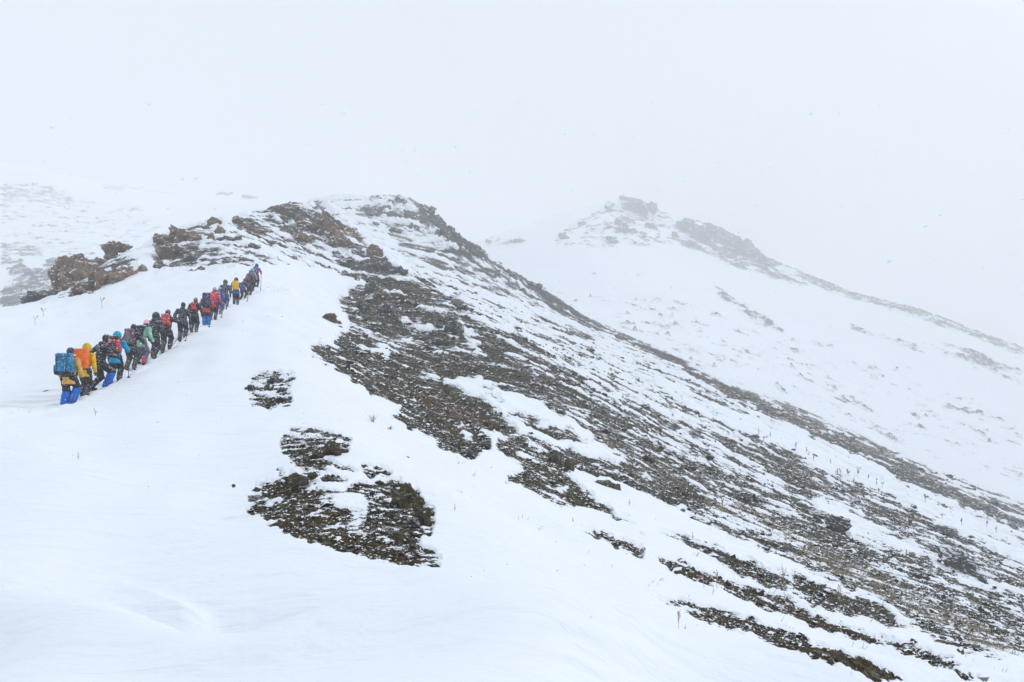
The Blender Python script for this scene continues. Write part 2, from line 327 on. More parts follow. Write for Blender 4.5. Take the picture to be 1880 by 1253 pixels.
def grid_quads(nr, nc):
    i = np.arange(nr * nc).reshape(nr, nc)
    return np.stack([i[:-1, :-1], i[:-1, 1:], i[1:, 1:], i[1:, :-1]], -1).reshape(-1, 4)
def tag(o, label=None, cat=None, group=None, kind=None):
    if label: o['label'] = label
    if cat: o['category'] = cat
    if group: o['group'] = group
    if kind: o['kind'] = kind
    return o

# ------------------------------------------------------------------ materials
def new_mat(name, rough=.9):
    m = bpy.data.materials.new(name); m.use_nodes = True
    nt = m.node_tree; b = nt.nodes['Principled BSDF']; b.inputs['Roughness'].default_value = rough
    b.inputs['Specular IOR Level'].default_value = .25
    return m, nt, b
class N:
    def __init__(s, nt): s.nt = nt
    def n(s, t, **k):
        q = s.nt.nodes.new(t)
        for a, v in k.items(): setattr(q, a, v)
        return q
    def l(s, a, b): s.nt.links.new(a, b)
    def val(s, sock, v):
        if isinstance(v, (int, float)): sock.default_value = v
        elif isinstance(v, tuple): sock.default_value = (*v, 1) if len(v) == 3 and sock.type == 'RGBA' else v
        else: s.l(v, sock)
    def math(s, op, a, b=0, clamp=False):
        q = s.n('ShaderNodeMath', operation=op, use_clamp=clamp); s.val(q.inputs[0], a); s.val(q.inputs[1], b); return q.outputs[0]
    def noise(s, vec, scale, detail=4, rough=.6):
        q = s.n('ShaderNodeTexNoise'); s.l(vec, q.inputs['Vector']); q.inputs['Scale'].default_value = scale; q.inputs['Detail'].default_value = detail; q.inputs['Roughness'].default_value = rough; return q.outputs['Fac']
    def vor(s, vec, scale, out='Color'):
        q = s.n('ShaderNodeTexVoronoi'); s.l(vec, q.inputs['Vector']); q.inputs['Scale'].default_value = scale; return q.outputs[out]
    def ss(s, x, a, b):
        q = s.n('ShaderNodeMapRange', interpolation_type='SMOOTHSTEP'); s.val(q.inputs[0], x); q.inputs[1].default_value = a; q.inputs[2].default_value = b; return q.outputs[0]
    def mix(s, f, a, b):
        q = s.n('ShaderNodeMix', data_type='RGBA'); s.val(q.inputs[0], f); s.val(q.inputs[6], a); s.val(q.inputs[7], b); return q.outputs[2]
    def ramp(s, f, stops):
        q = s.n('ShaderNodeValToRGB'); s.val(q.inputs[0], f); e = q.color_ramp.elements
        while len(e) < len(stops): e.new(.5)
        for k, (p, c) in enumerate(stops): e[k].position = p; e[k].color = (*c, 1)
        return q.outputs[0]
    def attr(s, name):
        q = s.n('ShaderNodeAttribute'); q.attribute_name = name; return q
SNOW = (.86, .885, .93)
def terrain_mat(name, far=1.0):
    m, nt, b = new_mat(name, .85); q = N(nt); b.inputs['Specular IOR Level'].default_value = .08
    co = q.n('ShaderNodeNewGeometry').outputs['Position']
    f = q.attr('bare').outputs['Fac']; tint = q.attr('tint').outputs['Vector']
    sep = q.n('ShaderNodeSeparateXYZ'); q.l(tint, sep.inputs[0])
    mp = q.n('ShaderNodeMapping'); q.l(co, mp.inputs[0]); mp.inputs['Scale'].default_value = (.55, 1, 1)
    n1 = q.noise(mp.outputs[0], 22 / far, 3, .7); n2 = q.noise(mp.outputs[0], 5.5 / far, 3, .65)
    n3 = q.noise(co, 70 / far, 2, .6)
    e = q.math('ADD', q.math('ADD', q.math('MINIMUM', f, .8), q.math('MULTIPLY', q.math('MAXIMUM', q.math('SUBTRACT', f, .8), 0), .35)), q.math('MULTIPLY', q.math('SUBTRACT', n1, .5), 4.6))
    e = q.math('ADD', e, q.math('MULTIPLY', q.math('SUBTRACT', n2, .5), 2.6))
    e = q.math('ADD', e, q.math('MULTIPLY', q.math('SUBTRACT', n3, .5), 3.4))
    # bare only well away from deep snow
    e = q.math('MINIMUM', e, q.math('ADD', q.math('MULTIPLY', f, 2.0), 2.6))
    fac = q.ss(e, -.12, .16)
    cell = q.vor(co, 16 / far); sc_ = q.n('ShaderNodeSeparateColor'); q.l(cell, sc_.inputs[0])
    cell2 = q.vor(co, 45 / far); s2 = q.n('ShaderNodeSeparateColor'); q.l(cell2, s2.inputs[0])
    grey = q.ramp(sc_.outputs[0], [(0, (.013, .012, .009)), (.5, (.044, .039, .029)), (.85, (.10, .085, .058)), (1, (.2, .19, .175))])
    brown = q.ramp(s2.outputs[1], [(0, (.016, .012, .005)), (.5, (.058, .042, .018)), (.85, (.12, .09, .042)), (1, (.2, .17, .11))])
    c = q.mix(q.math('MULTIPLY', sep.outputs[0], q.ss(q.noise(co, 3 / far, 3), .3, .6)), grey, brown)
    c = q.mix(q.math('MULTIPLY', q.ss(q.noise(co, 1.1 / far, 4), .52, .7), .55), c, (.085, .08, .04))
    c = q.mix(q.math('MULTIPLY', sep.outputs[1], .5), c, (.12, .05, .028))
    tanf = q.math('MULTIPLY', sep.outputs[2], q.ss(q.noise(mp.outputs[0], 14 / far, 3), .45, .6))
    c = q.mix(tanf, c, (.36, .30, .22))
    sn = q.mix(q.noise(co, .6, 2), SNOW, (.83, .87, .93))
    out = q.mix(fac, sn, c)
    q.l(out, b.inputs['Base Color'])
    hn = q.math('ADD', q.math('MULTIPLY', q.noise(co, 30 / far, 4, .7), .035 * far), q.math('MULTIPLY', q.vor(co, 22 / far, 'Distance'), -.03 * far))
    hgt = q.math('ADD', q.math('MULTIPLY', hn, fac), q.math('MULTIPLY', q.noise(co, 9, 3), .004))
    rp = q.n('ShaderNodeMapping'); q.l(co, rp.inputs[0]); rp.inputs['Rotation'].default_value = (0, 0, .35); rp.inputs['Scale'].default_value = (.45, 2.2, .6)
    wp = q.n('ShaderNodeVectorMath', operation='ADD'); q.l(rp.outputs[0], wp.inputs[0]); wn = q.n('ShaderNodeTexNoise'); q.l(co, wn.inputs['Vector']); wn.inputs['Scale'].default_value = .8; q.l(wn.outputs['Color'], wp.inputs[1])
    hgt = q.math('ADD', hgt, q.math('MULTIPLY', q.noise(wp.outputs[0], 1.5, 5, .55), .09))
    hgt = q.math('SUBTRACT', hgt, q.math('MULTIPLY', fac, .012 * far))
    bp = q.n('ShaderNodeBump'); bp.inputs['Strength'].default_value = .8; bp.inputs['Distance'].default_value = 1.0
    q.l(hgt, bp.inputs['Height']); q.l(bp.outputs[0], b.inputs['Normal'])
    return m
def rock_mat(name, cols, snow_lo=.35, scale=1.0, amount=1.0):
    m, nt, b = new_mat(name, .9); q = N(nt)
    tc = q.n('ShaderNodeTexCoord').outputs['Object']; geo = q.n('ShaderNodeNewGeometry')
    n = q.noise(tc, 2.2 * scale, 6, .7); n2 = q.noise(tc, 9 * scale, 4, .7)
    c = q.ramp(q.math('ADD', q.math('MULTIPLY', n, .65), q.math('MULTIPLY', n2, .35)), [(.3, cols[0]), (.5, cols[1]), (.68, cols[2])])
    sp = q.n('ShaderNodeSeparateXYZ'); q.l(geo.outputs['Normal'], sp.inputs[0])
    gp = q.n('ShaderNodeMapping'); q.l(tc, gp.inputs[0]); gp.inputs['Rotation'].default_value = (.2, .5, .3); gp.inputs['Scale'].default_value = (1, 1, 3.2)
    k = q.math('ADD', sp.outputs[2], q.math('MULTIPLY', q.math('SUBTRACT', q.noise(tc, 5 * scale, 5, .7), .5), 1.6))
    k = q.math('ADD', k, q.math('MULTIPLY', q.math('SUBTRACT', q.noise(gp.outputs[0], 2.6 * scale, 5, .65), .5), 2.6))
    fac = q.math('MULTIPLY', q.ss(k, snow_lo + .45, snow_lo + .58), amount)
    sp2 = q.ss(q.noise(tc, 30 * scale, 2, .6), .66, .7)
    fac = q.math('MAXIMUM', fac, q.math('MULTIPLY', sp2, .55 * amount))
    q.l(q.mix(fac, c, SNOW), b.inputs['Base Color'])
    bp = q.n('ShaderNodeBump'); bp.inputs['Strength'].default_value = .9; bp.inputs['Distance'].default_value = .12 / scale
    q.l(q.math('ADD', n2, q.math('MULTIPLY', q.noise(tc, 25 * scale, 3), .4)), bp.inputs['Height']); q.l(bp.outputs[0], b.inputs['Normal'])
    return m
M_SLOPE = terrain_mat('snow_and_scree'); M_FARSLOPE = terrain_mat('far_snow_and_scree', 9.0)
M_RED = rock_mat('brown_rock', [(.08, .056, .042), (.23, .16, .115), (.38, .27, .19)], .3)
M_GREY = rock_mat('grey_rock', [(.045, .044, .045), (.12, .115, .11), (.24, .225, .205)], .3)
M_OLIVE = rock_mat('mossy_rock', [(.04, .038, .025), (.12, .105, .055), (.24, .19, .09)], .66, 2.2)
M_FARROCK = rock_mat('far_rock', [(.045, .045, .05), (.095, .09, .09), (.16, .15, .145)], .35, .2)

# ------------------------------------------------------------------ terrain
def build_main():
    s = np.concatenate([np.linspace(-1.85, -.80, 70)[:-1], np.linspace(-.80, .80, NC), np.linspace(.80, 1.85, 90)[1:]])
    L = np.linspace(math.log(2.5), math.log(300), NR)
    S, LL = np.meshgrid(s, L)
    y = np.exp(LL); x = S * np.maximum(y, 3.3 * 0 + y)
    dl = L[1] - L[0]; spacing = y * max(1.6 / NC, dl * .6)
    z, f, cov, u, v = main_final(x, y, spacing)
    tint = np.stack([look(BROWN, u, v), look(RUST, u, v), look(TAN, u, v)], -1)
    V = np.stack([x, y, z], -1).reshape(-1, 3)
    Q = grid_quads(len(L), len(s))
    # apron of snow under and behind the photographer, sharing the sheet
    xs = np.linspace(-30, 30, 90); ys = np.concatenate([np.linspace(-25, 0, 30)[:-1], np.linspace(0, 2.55, 12)])
    X, Y = np.meshgrid(xs, ys); Z = main_height(X, Y) - .012
    Q2 = grid_quads(len(ys), len(xs)) + len(V)
    V2 = np.stack([X, Y, Z], -1).reshape(-1, 3)
    f2 = np.full(len(V2), -4.0); t2 = np.zeros((len(V2), 3))
    me = np_mesh('snow_slope', np.concatenate([V, V2]), np.concatenate([Q, Q2]), M_SLOPE, True,
                 {'bare': np.concatenate([f.ravel(), f2]), 'tint': np.concatenate([tint.reshape(-1, 3), t2])})
    return tag(link(bpy.data.objects.new('snow_slope', me)), kind='structure')
def build_far(name, rel, mask, s0, s1, y0, y1, nc, nr, seed, amp):
    s = np.linspace(s0, s1, nc); L = np.linspace(math.log(y0), math.log(y1), nr); S, LL = np.meshgrid(s, L)
    y = np.exp(LL); x = S * y; z = y * rel.V(S, LL)
    u = CU + F * S; v = CV - F * z / y
    cov = look(mask, u + 5 * gnoise(x / 14, y / 14, seed), v + 3 * gnoise(x / 11, y / 19, seed + 1))
    n = np.zeros_like(x)
    for k, lam in enumerate([1.6, 3, 6, 12]):
        n += gnoise(x / (lam * 2.4), y / lam, seed + 10 + k) + .6 * gnoise(x / (lam * .7), y / (lam * .9), seed + 20 + k)
    n /= 2 * 1.17 * .36
    f = probit(cov) - n
    bare = sstep(-.2, .5, f)
    z = z + 2.2 * gnoise(x / 60, y / 60, seed + 3) + .5 * gnoise(x / 18, y / 18, seed + 4)
    z = z + bare * amp * (.6 * (1 - 2 * np.abs(gnoise(x / 9, y / 9, seed + 5))) + .4 * gnoise(x / 3.5, y / 3.5, seed + 6)) 
    V = np.stack([x, y, z], -1).reshape(-1, 3)
    t = np.zeros((len(V), 3))
    me = np_mesh(name, V, grid_quads(nr, nc), M_FARSLOPE, True, {'bare': f.ravel(), 'tint': t})
    return tag(link(bpy.data.objects.new(name, me)), kind='structure')
NC, NR = 1300, 1300
build_main()
build_far('hill', far_relief, M_FAR, -.25, 1.25, 150, 850, 700, 420, 500, 2.6)
build_far('hill', left_relief, M_LEFT, -1.3, .0, 140, 1030, 500, 380, 600, 1.6)
# valley floor out to where everything is lost in the snowfall
R = 1900
me = bpy.data.meshes.new('valley_ground'); me.from_pydata([(-R, -R, -135), (R, -R, -135), (R, R, -135), (-R, R, -135)], [], [(0, 1, 2, 3)])
m, nt, b = new_mat('valley_snow', .8); q = N(nt); q.l(q.mix(q.ss(q.noise(q.n('ShaderNodeNewGeometry').outputs['Position'], .03, 5), .55, .7), SNOW, (.3, .3, .31)), b.inputs['Base Color'])
me.materials.append(m); tag(link(bpy.data.objects.new('ground', me)), kind='structure')
# ------------------------------------------------------------------ placing things on the relief
_Lr = np.linspace(math.log(3.3), math.log(262), 700)
def hit(u, v, rel=None, L=_Lr):
    """first point of the ground along the sight line of a surveyed photo point"""
    rel = rel or main_relief
    s = (u - CU) / F; T = px(v); prof = rel.V(np.full(len(L), s), L)
    k = np.nonzero(prof >= T)[0]
    if len(k) == 0:
        j = int(np.argmax(prof - .0004 * np.exp(L) * 0))
    else: j = int(k[0])
    y = math.exp(L[j]); x = s * y
    if j > 0 and len(k):
        a, b = prof[j - 1], prof[j]; t = min(1, max(0, (T - a) / (b - a + 1e-12))); y = math.exp(L[j - 1] + t * (L[j] - L[j - 1])); x = s * y
    return x, y
_gc = {}
def ground_z(x, y):
    sp = np.array([max(y * .0024, .01)])
    return float(main_final(np.array([x], float), np.array([y], float), sp)[0][0])

# ------------------------------------------------------------------ rocks
from mathutils import noise as mnoise
def boulder_mesh(name, seed, mat, sub=3, chunks=1, flat=1.0, rough=.16):
    rnd = random.Random(seed); bm = bmesh.new()
    for c in range(chunks):
        r = bmesh.ops.create_icosphere(bm, subdivisions=sub, radius=1.0)
        cen = Vector((0, 0, 0)) if c == 0 else Vector((rnd.uniform(-1, 1), rnd.uniform(-.4, .4), rnd.uniform(-.25, .12)))
        sc_ = 1.0 if chunks == 1 else (rnd.uniform(.6, .75) if c == 0 else rnd.uniform(.3, .55))
        planes = []
        for _ in range(rnd.randint(10, 16)):
            n = Vector((rnd.gauss(0, 1), rnd.gauss(0, 1), rnd.gauss(0, .8))).normalized(); planes.append((n, rnd.uniform(.45, .8)))
        st = Vector((rnd.uniform(.9, 1.2), rnd.uniform(.8, 1.1), rnd.uniform(.75, 1.15) * flat)); off = Vector((seed * 3.7, c * 5.1, 0))
        for vtx in r['verts']:
            p = vtx.co.copy()
            for n, dd in planes:
                e = p.dot(n) - dd
                if e > 0: p -= n * e * .93
            cel = mnoise.voronoi(p * 3.1 + off)[0]; q_ = (min(cel[1] - cel[0], .3) - .2) * rough * 1.5 + mnoise.fractal(p * 2.1 + off, .7, 2.1, 5) * rough + abs(mnoise.noise(p * 4.5 + off)) * -rough * .8 + mnoise.noise(Vector((p.x * 2, p.y * 2, p.z * 9)) + off) * rough * .35
            p *= (1 + q_)
            vtx.co = Vector((p.x * st.x, p.y * st.y, p.z * st.z)) * sc_ + cen
    me = bpy.data.meshes.new(name); bm.to_mesh(me); bm.free(); me.materials.append(mat)
    co = np.empty(len(me.vertices) * 3); me.vertices.foreach_get('co', co); co = co.reshape(-1, 3)
    co = (co - (co.max(0) + co.min(0)) / 2) / ((co.max(0) - co.min(0)) / 2); me.vertices.foreach_set('co', co.ravel())     # unit half-size in each direction
    me.polygons.foreach_set('use_smooth', [False] * len(me.polygons)); me.update()
    return me
ROCKS = {}
for nm, mt in (('r', M_RED), ('g', M_GREY), ('o', M_OLIVE), ('f', M_FARROCK)):
    ROCKS[nm] = [boulder_mesh('boulder', 11 + k * 7 + ord(nm), mt, 4, 1, 1, .26) for k in range(4)]
    ROCKS[nm + 'o'] = [boulder_mesh('outcrop', 31 + k * 5 + ord(nm), mt, 4, 8, 1, .3) for k in range(3)]
rr = random.Random(5)
def rock(kind, u, v0, v1, w, label, cat='rock', group=None, name=None, tilt=0, rel=None, k=None, dep=1.0):
    """rock whose top and foot stand at photo rows v0, v1 and whose width is w there"""
    L = _Lr if rel is None else np.linspace(math.log(rel.ymin), math.log(700 if rel is far_relief else 1100), 600)
    x, y = hit(u, v1 - .12 * (v1 - v0), rel, L)
    W = w * y / F; H = (v1 - v0) * y / F; D = min(W, 1.2 * H + .4 * W) * .9 * dep
    me = ROCKS[kind][rr.randrange(len(ROCKS[kind])) if k is None else k]
    o = bpy.data.objects.new(name or ('rock_outcrop' if kind.endswith('o') else 'boulder'), me)
    zt = px(v0) * (y + .1); zb = px(v1) * y - .16 * H
    yc = y + D * .22
    o.location = ((u - CU) / F * yc, yc, (zt + zb) / 2)
    o.scale = (W * .52, D * .6, (zt - zb) / 2)
    o.rotation_euler = (0, math.radians(tilt), rr.uniform(-.25, .25))
    return tag(link(o), label, cat, group)
RO = [  # left pair of outcrops on the crest
 ('ro',133,468,538,88,'large reddish brown rock outcrop at the left end of the snowy crest',0,-22),
 ('ro',192,477,536,92,'broad snow-streaked brown slab right of the leftmost outcrop on the crest',1,-20),
 ('r',145,464,490,36,'rounded reddish boulder capping the leftmost rock outcrop',0,0),
 ('r',232,484,505,26,'small pointed slab at the right tip of the broad brown crest slab',1,-30),
 ('r',258,486,508,26,'lone brown boulder in snow between the two big crest outcrops',2,-20),
 ('ro',215,443,466,52,'low jagged row of brown rocks above the leftmost crest outcrops',2,-12),
 ('r',204,460,478,22,'small brown rock tucked below the low jagged row of crest rocks',3,-25),
 ('go',75,530,556,52,'dark snowy rubble at the lower left foot of the crest outcrops',0,-28),
 ('r',183,472,487,40,'thin brown ledge behind the broad snow-streaked crest slab',1,0),
 ('ro',337,411,448,86,'largest russet rock block on the crest above the line of hikers',1,0),
 ('ro',318,446,478,60,'brown rounded block right under the largest russet crest block',2,-6),
 ('r',352,448,462,30,'small russet rock at the lower right of the largest crest block',1,-15),
 ('r',293,478,496,26,'squarish grey brown rock standing left below the russet blocks',0,0),
 ('r',324,478,494,22,'grey brown rock standing right of the squarish one below the russet blocks',3,0),
 ('go',347,464,484,38,'dark slanting rock with snowy cracks beside the two squarish rocks',1,-20),
 ('r',385,426,446,18,'narrow brown rock touching the right side of the largest crest block',2,0),
 ('r',404,412,436,25,'upright russet rock just right of the largest crest block',1,0),
 ('ro',392,398,418,26,'knobbly rock pile above the upright russet rock',0,0),
 ('go',420,433,446,50,'flat dark rubble with snow right of the upright russet rock',2,-5),
 ('r',434,396,406,18,'small dark hump on the skyline left of the knoll',0,0),
 ('r',462,395,402,16,'tiny skyline rock nearest the left edge of the knoll',1,0),
 ('ro',464,408,430,48,'snow-laced mound of dark rocks left of the knoll',1,10),
 ('r',440,412,428,12,'small upright brown rock at the left of the snow-laced mound',3,0),
 ('ro',467,446,462,24,'brown rock cluster alone in snow below the snow-laced mound',2,0),
 ('r',389,477,490,18,'brown stone in snow above the hikers, left of a matching pair',2,0),
 ('r',414,474,486,15,'brown stone in snow above the hikers, right of a matching pair',0,0),
 ('r',449,471,483,18,'brown stone in snow above the yellow pack cover',1,-10),
 ('r',369,488,500,20,'tilted brown stone in snow above the black-clad hikers',3,-25),
 ('go',350,494,504,20,'thin dark rock sliver lowest of the stones above the hikers',1,-20),
 ('ro',607,388,440,96,'big rusty brown rock face on the right shoulder of the knoll',1,30),
 ('ro',528,374,392,66,'snowy dark crag on top of the knoll',0,0),
 ('ro',555,426,450,34,'brown crag in the middle of the knoll below its top',2,0),
 ('ro',524,416,432,26,'small brown crag left of the middle of the knoll',0,0),
 ('r',508,395,404,14,'small dark rock under the snowy crag of the knoll',2,0),
 ('go',570,392,415,50,'dark broken crag left of the rusty rock face on the knoll',0,15),
 ('ro',633,434,464,42,'dark rock step at the lower right foot of the rusty rock face',2,12),
 ('ro',685,448,476,34,'pointed rusty pinnacle standing on the ridge right of the knoll',0,0),
 ('go',700,468,502,34,'dark grey crag below the pointed rusty pinnacle',1,25),
 ('go',735,488,508,26,'dark knob on the ridge line right of the pinnacle',2,20),
 ('go',630,495,512,30,'dark rock at the top edge of the long scree slope',1,10),
 ('go',686,515,546,34,'brownish crag at the top left part of the scree slope',0,20),
 ('go',652,508,522,15,'small dark rock beside the snow edge at the top of the scree',1,0),
 ('ro',703,532,560,36,'upright brown crag in the upper scree slope',2,0),
 ('go',716,556,584,40,'dark brown crag under the upright one in the upper scree',0,15),
 ('go',664,550,574,30,'leaning dark crag left of the upright crags in the upper scree',2,20),
 ('go',800,588,606,26,'small dark crag at the right of the snow pocket in the scree',1,0),
 ('go',834,588,618,34,'dark slanting crag by the right end of the snow pocket',0,35),
 ('oo',610,574,600,34,'mossy olive boulder alone at the left edge of the scree',0,25),
 ('g',622,598,606,14,'dark stone just below the mossy olive boulder',2,0),
 ('go',855,560,572,30,'low rock hump along the middle ridge line',2,25),
 ('go',1040,606,618,15,'small grey boulder in the light snow band of the slope',1,0),
 ('go',842,548,560,60,'long dark rock rib on the middle ridge line',0,25),
 # patch under the path
 ('o',549,866,890,38,'olive brown boulder in the middle of the rocky patch',1,0),
 ('o',573,866,881,20,'small yellowish mossy boulder beside the olive brown one',3,0),
 ('oo',611,810,836,38,'olive rock in the upper part of the rocky patch',1,15),
 ('oo',583,826,842,26,'low dark olive rock left of the upper olive rock',2,0),
 ('o',752,888,935,64,'dark craggy boulder at the right rim of the rocky patch',1,30),
 ('o',776,925,968,38,'steep dark rock at the rightmost edge of the rocky patch',2,30),
 ('g',760,948,968,32,'grey green rock below the dark craggy boulder of the patch',2,10),
 ('o',729,972,990,26,'flat brown rock low in the right half of the rocky patch',0,10),
 ('o',429,886,895,7,'single dark stone in snow left of the rocky patch',0,20),
 ('g',467,907,919,24,'dark stone with snow on top at the left edge of the rocky patch',3,0),
 ('o',472,892,902,14,'little mossy stone at the upper left of the rocky patch',1,0),
 ('o',589,899,905,9,'small brown stone on snow amid the rocky patch',2,0),
 ('g',538,692,703,23,'dark flat stone right of the small rock cluster on the snow',1,10),
 ('go',462,706,724,22,'black stone at the left end of the small rock cluster',0,10),
 ('go',491,703,722,18,'black squarish stone in the middle of the small rock cluster',1,10),
 ('go',518,712,728,20,'grey stone in the right half of the small rock cluster',2,0),
 ('go',506,692,705,26,'snow-dusted stones at the top of the small rock cluster',0,0),
 ('g',534,727,740,16,'dark stone under the right half of the small rock cluster',2,20),
 ('g',527,742,753,18,'dark stone lowest right of the small rock cluster',0,15),
 ('g',480,740,752,16,'dark stone lowest left of the small rock cluster',3,20),
 ('g',463,733,743,12,'little dark stone near the left bottom of the small rock cluster',2,20),
 ('o',580,712,721,22,'flat brown stone alone on snow between cluster and scree',1,10),
 ('g',586,725,731,12,'small dark stone just below the flat brown stone',3,10),
 ('g',749,837,841,7,'tiny dark stone on the clean snow below the main scree',3,10),
 # main scree boulders
 ('o',1110,880,897,38,'flat topped olive grey boulder in a snow gap of the scree',2,5),
 ('o',1131,886,906,20,'grey green rock joined to the right of the flat topped boulder',0,30),
 ('oo',1022,832,862,18,'upright mossy rock at the snow edge of the brown scree',0,0),
 ('oo',1044,842,870,22,'mossy rock right of the upright one at the snow edge',2,0),
 ('oo',840,792,806,38,'yellow green mossy ledge in the lower left scree',1,25),
 ('o',804,768,782,22,'mossy brown rock above the yellow green ledge',0,15),
 ('g',890,805,828,24,'brown grey rock at the lower tip of the left scree lobe',0,20),
 ('g',864,826,844,22,'dark rock lowest of the left scree lobe',2,10),
 ('g',1536,944,982,42,'lichen grey boulder above a clean snow band on the right slope',1,35),
 ('g',1770,1018,1065,80,'large grey boulder far down the right slope, half sunk in scree',2,30),
 ('r',1548,1142,1152,9,'small reddish stone standing on a dark scree strip',1,0),
 ('g',1253,933,942,10,'small dark stone at the snow edge by dry stalks',0,0),
 ('g',1505,938,956,46,'dark broken rocks left of the lichen grey boulder',0,25),
 ('g',1730,965,985,40,'dark rocks in the scree above the large grey boulder',1,25),
 ('g',80,717,730,28,'brown stone half buried in snow left of the last hiker',2,-10),
 ('o',906,696,704,12,'tan stone in snow at the scree edge',3,0),
]
for (kd, u, v0, v1, w, lab, k, tl) in RO:
    if lab.startswith('brown stone half buried'): kd = 'r'
    rock(kd, u, v0, v1, w, lab, 'rock', tilt=tl * .75, k=k % len(ROCKS[kd]))
RB = [('fo',778,372,398,50,'grey crag block highest on the second ridge'),('fo',803,392,425,34,'jagged grey crag below the highest block of the second ridge'),
 ('fo',826,412,446,34,'jagged grey crag halfway down the second ridge crest'),('fo',850,436,466,36,'broad grey crag low on the second ridge crest'),
 ('fo',873,450,480,30,'last steep grey crag before the second ridge runs smooth'),('fo',742,364,380,38,'snowy rock cap at the left of the second ridge top'),
 ('fo',705,362,376,44,'faint rocky top at the left end of the second ridge'),('fo',690,386,400,40,'pale rock outcrop under the top of the second ridge'),
 ('fo',760,392,408,40,'pale rock band under the crest of the second ridge'),('fo',725,416,430,28,'dark rock tooth in the middle of the second ridge flank'),
 ('fo',693,408,418,18,'small rock hump low left on the second ridge flank'),('fo',765,412,428,24,'small crag behind the jagged crest of the second ridge'),
 ('fo',975,515,530,40,'low rocks along the smooth part of the second ridge line'),('fo',938,498,512,26,'low rocks just right of the last steep grey crag')]
for k, (kd, u, v0, v1, w, lab) in enumerate(RB):
    rock(kd, u, v0, v1, w, lab, 'rock', tilt=12, k=k % 3)
RC = [(1172,362,396,60,'massive pale crag on the top of the far peak'),(1150,360,372,28,'small pale crag left on the top of the far peak'),
 (1140,402,420,24,'pale rock below the left side of the far summit crag'),(1147,414,430,38,'broad pale rock under the far summit crag'),
 (1196,409,421,24,'pale rock right under the far summit crag'),(1120,378,390,24,'faint rock left of the far summit crag'),
 (1257,398,424,30,'first pale crag down the right ridge of the far peak'),(1288,412,444,36,'second pale crag down the right ridge of the far peak'),
 (1312,412,432,44,'crest crag above the second one on the far right ridge'),(1348,430,460,50,'large pale crag in the middle of the far right ridge'),
 (1378,448,478,46,'large pale crag lower on the far right ridge'),(1408,472,492,40,'last pale crag at the lower end of the far right ridge'),
 (1265,440,456,20,'pale rock low under the first crag of the far ridge'),(1036,428,442,22,'faint rock alone on the left flank of the far peak'),
 (1124,434,448,24,'faint pointed rock on the snow under the far summit'),(1068,406,414,14,'tiny faint rock on the left shoulder of the far peak'),
 (1240,425,438,14,'tiny faint rock between far summit and far ridge'),(900,440,450,18,'faint rock left where the far peak fades in cloud'),(945,438,447,20,'faint rock in the saddle left of the far peak')]
for k, (u, v0, v1, w, lab) in enumerate(RC):
    rock('fo', u, v0, v1, w, lab, 'rock', tilt=10, rel=far_relief, k=k % 3)
RL = [(412,352,358,34,'faint flat rock on the foggy left skyline'),(460,358,368,30,'faint grey rock on the foggy skyline left of the knoll'),(608,364,373,30,'faint rock on the snow above the knoll'),(62,490,505,44,'grey boulder on the foggy slope at the left edge')]
for k, (u, v0, v1, w, lab) in enumerate(RL):
    rock('fo', u, v0, v1, w, lab, 'rock', rel=left_relief, k=k % 3)

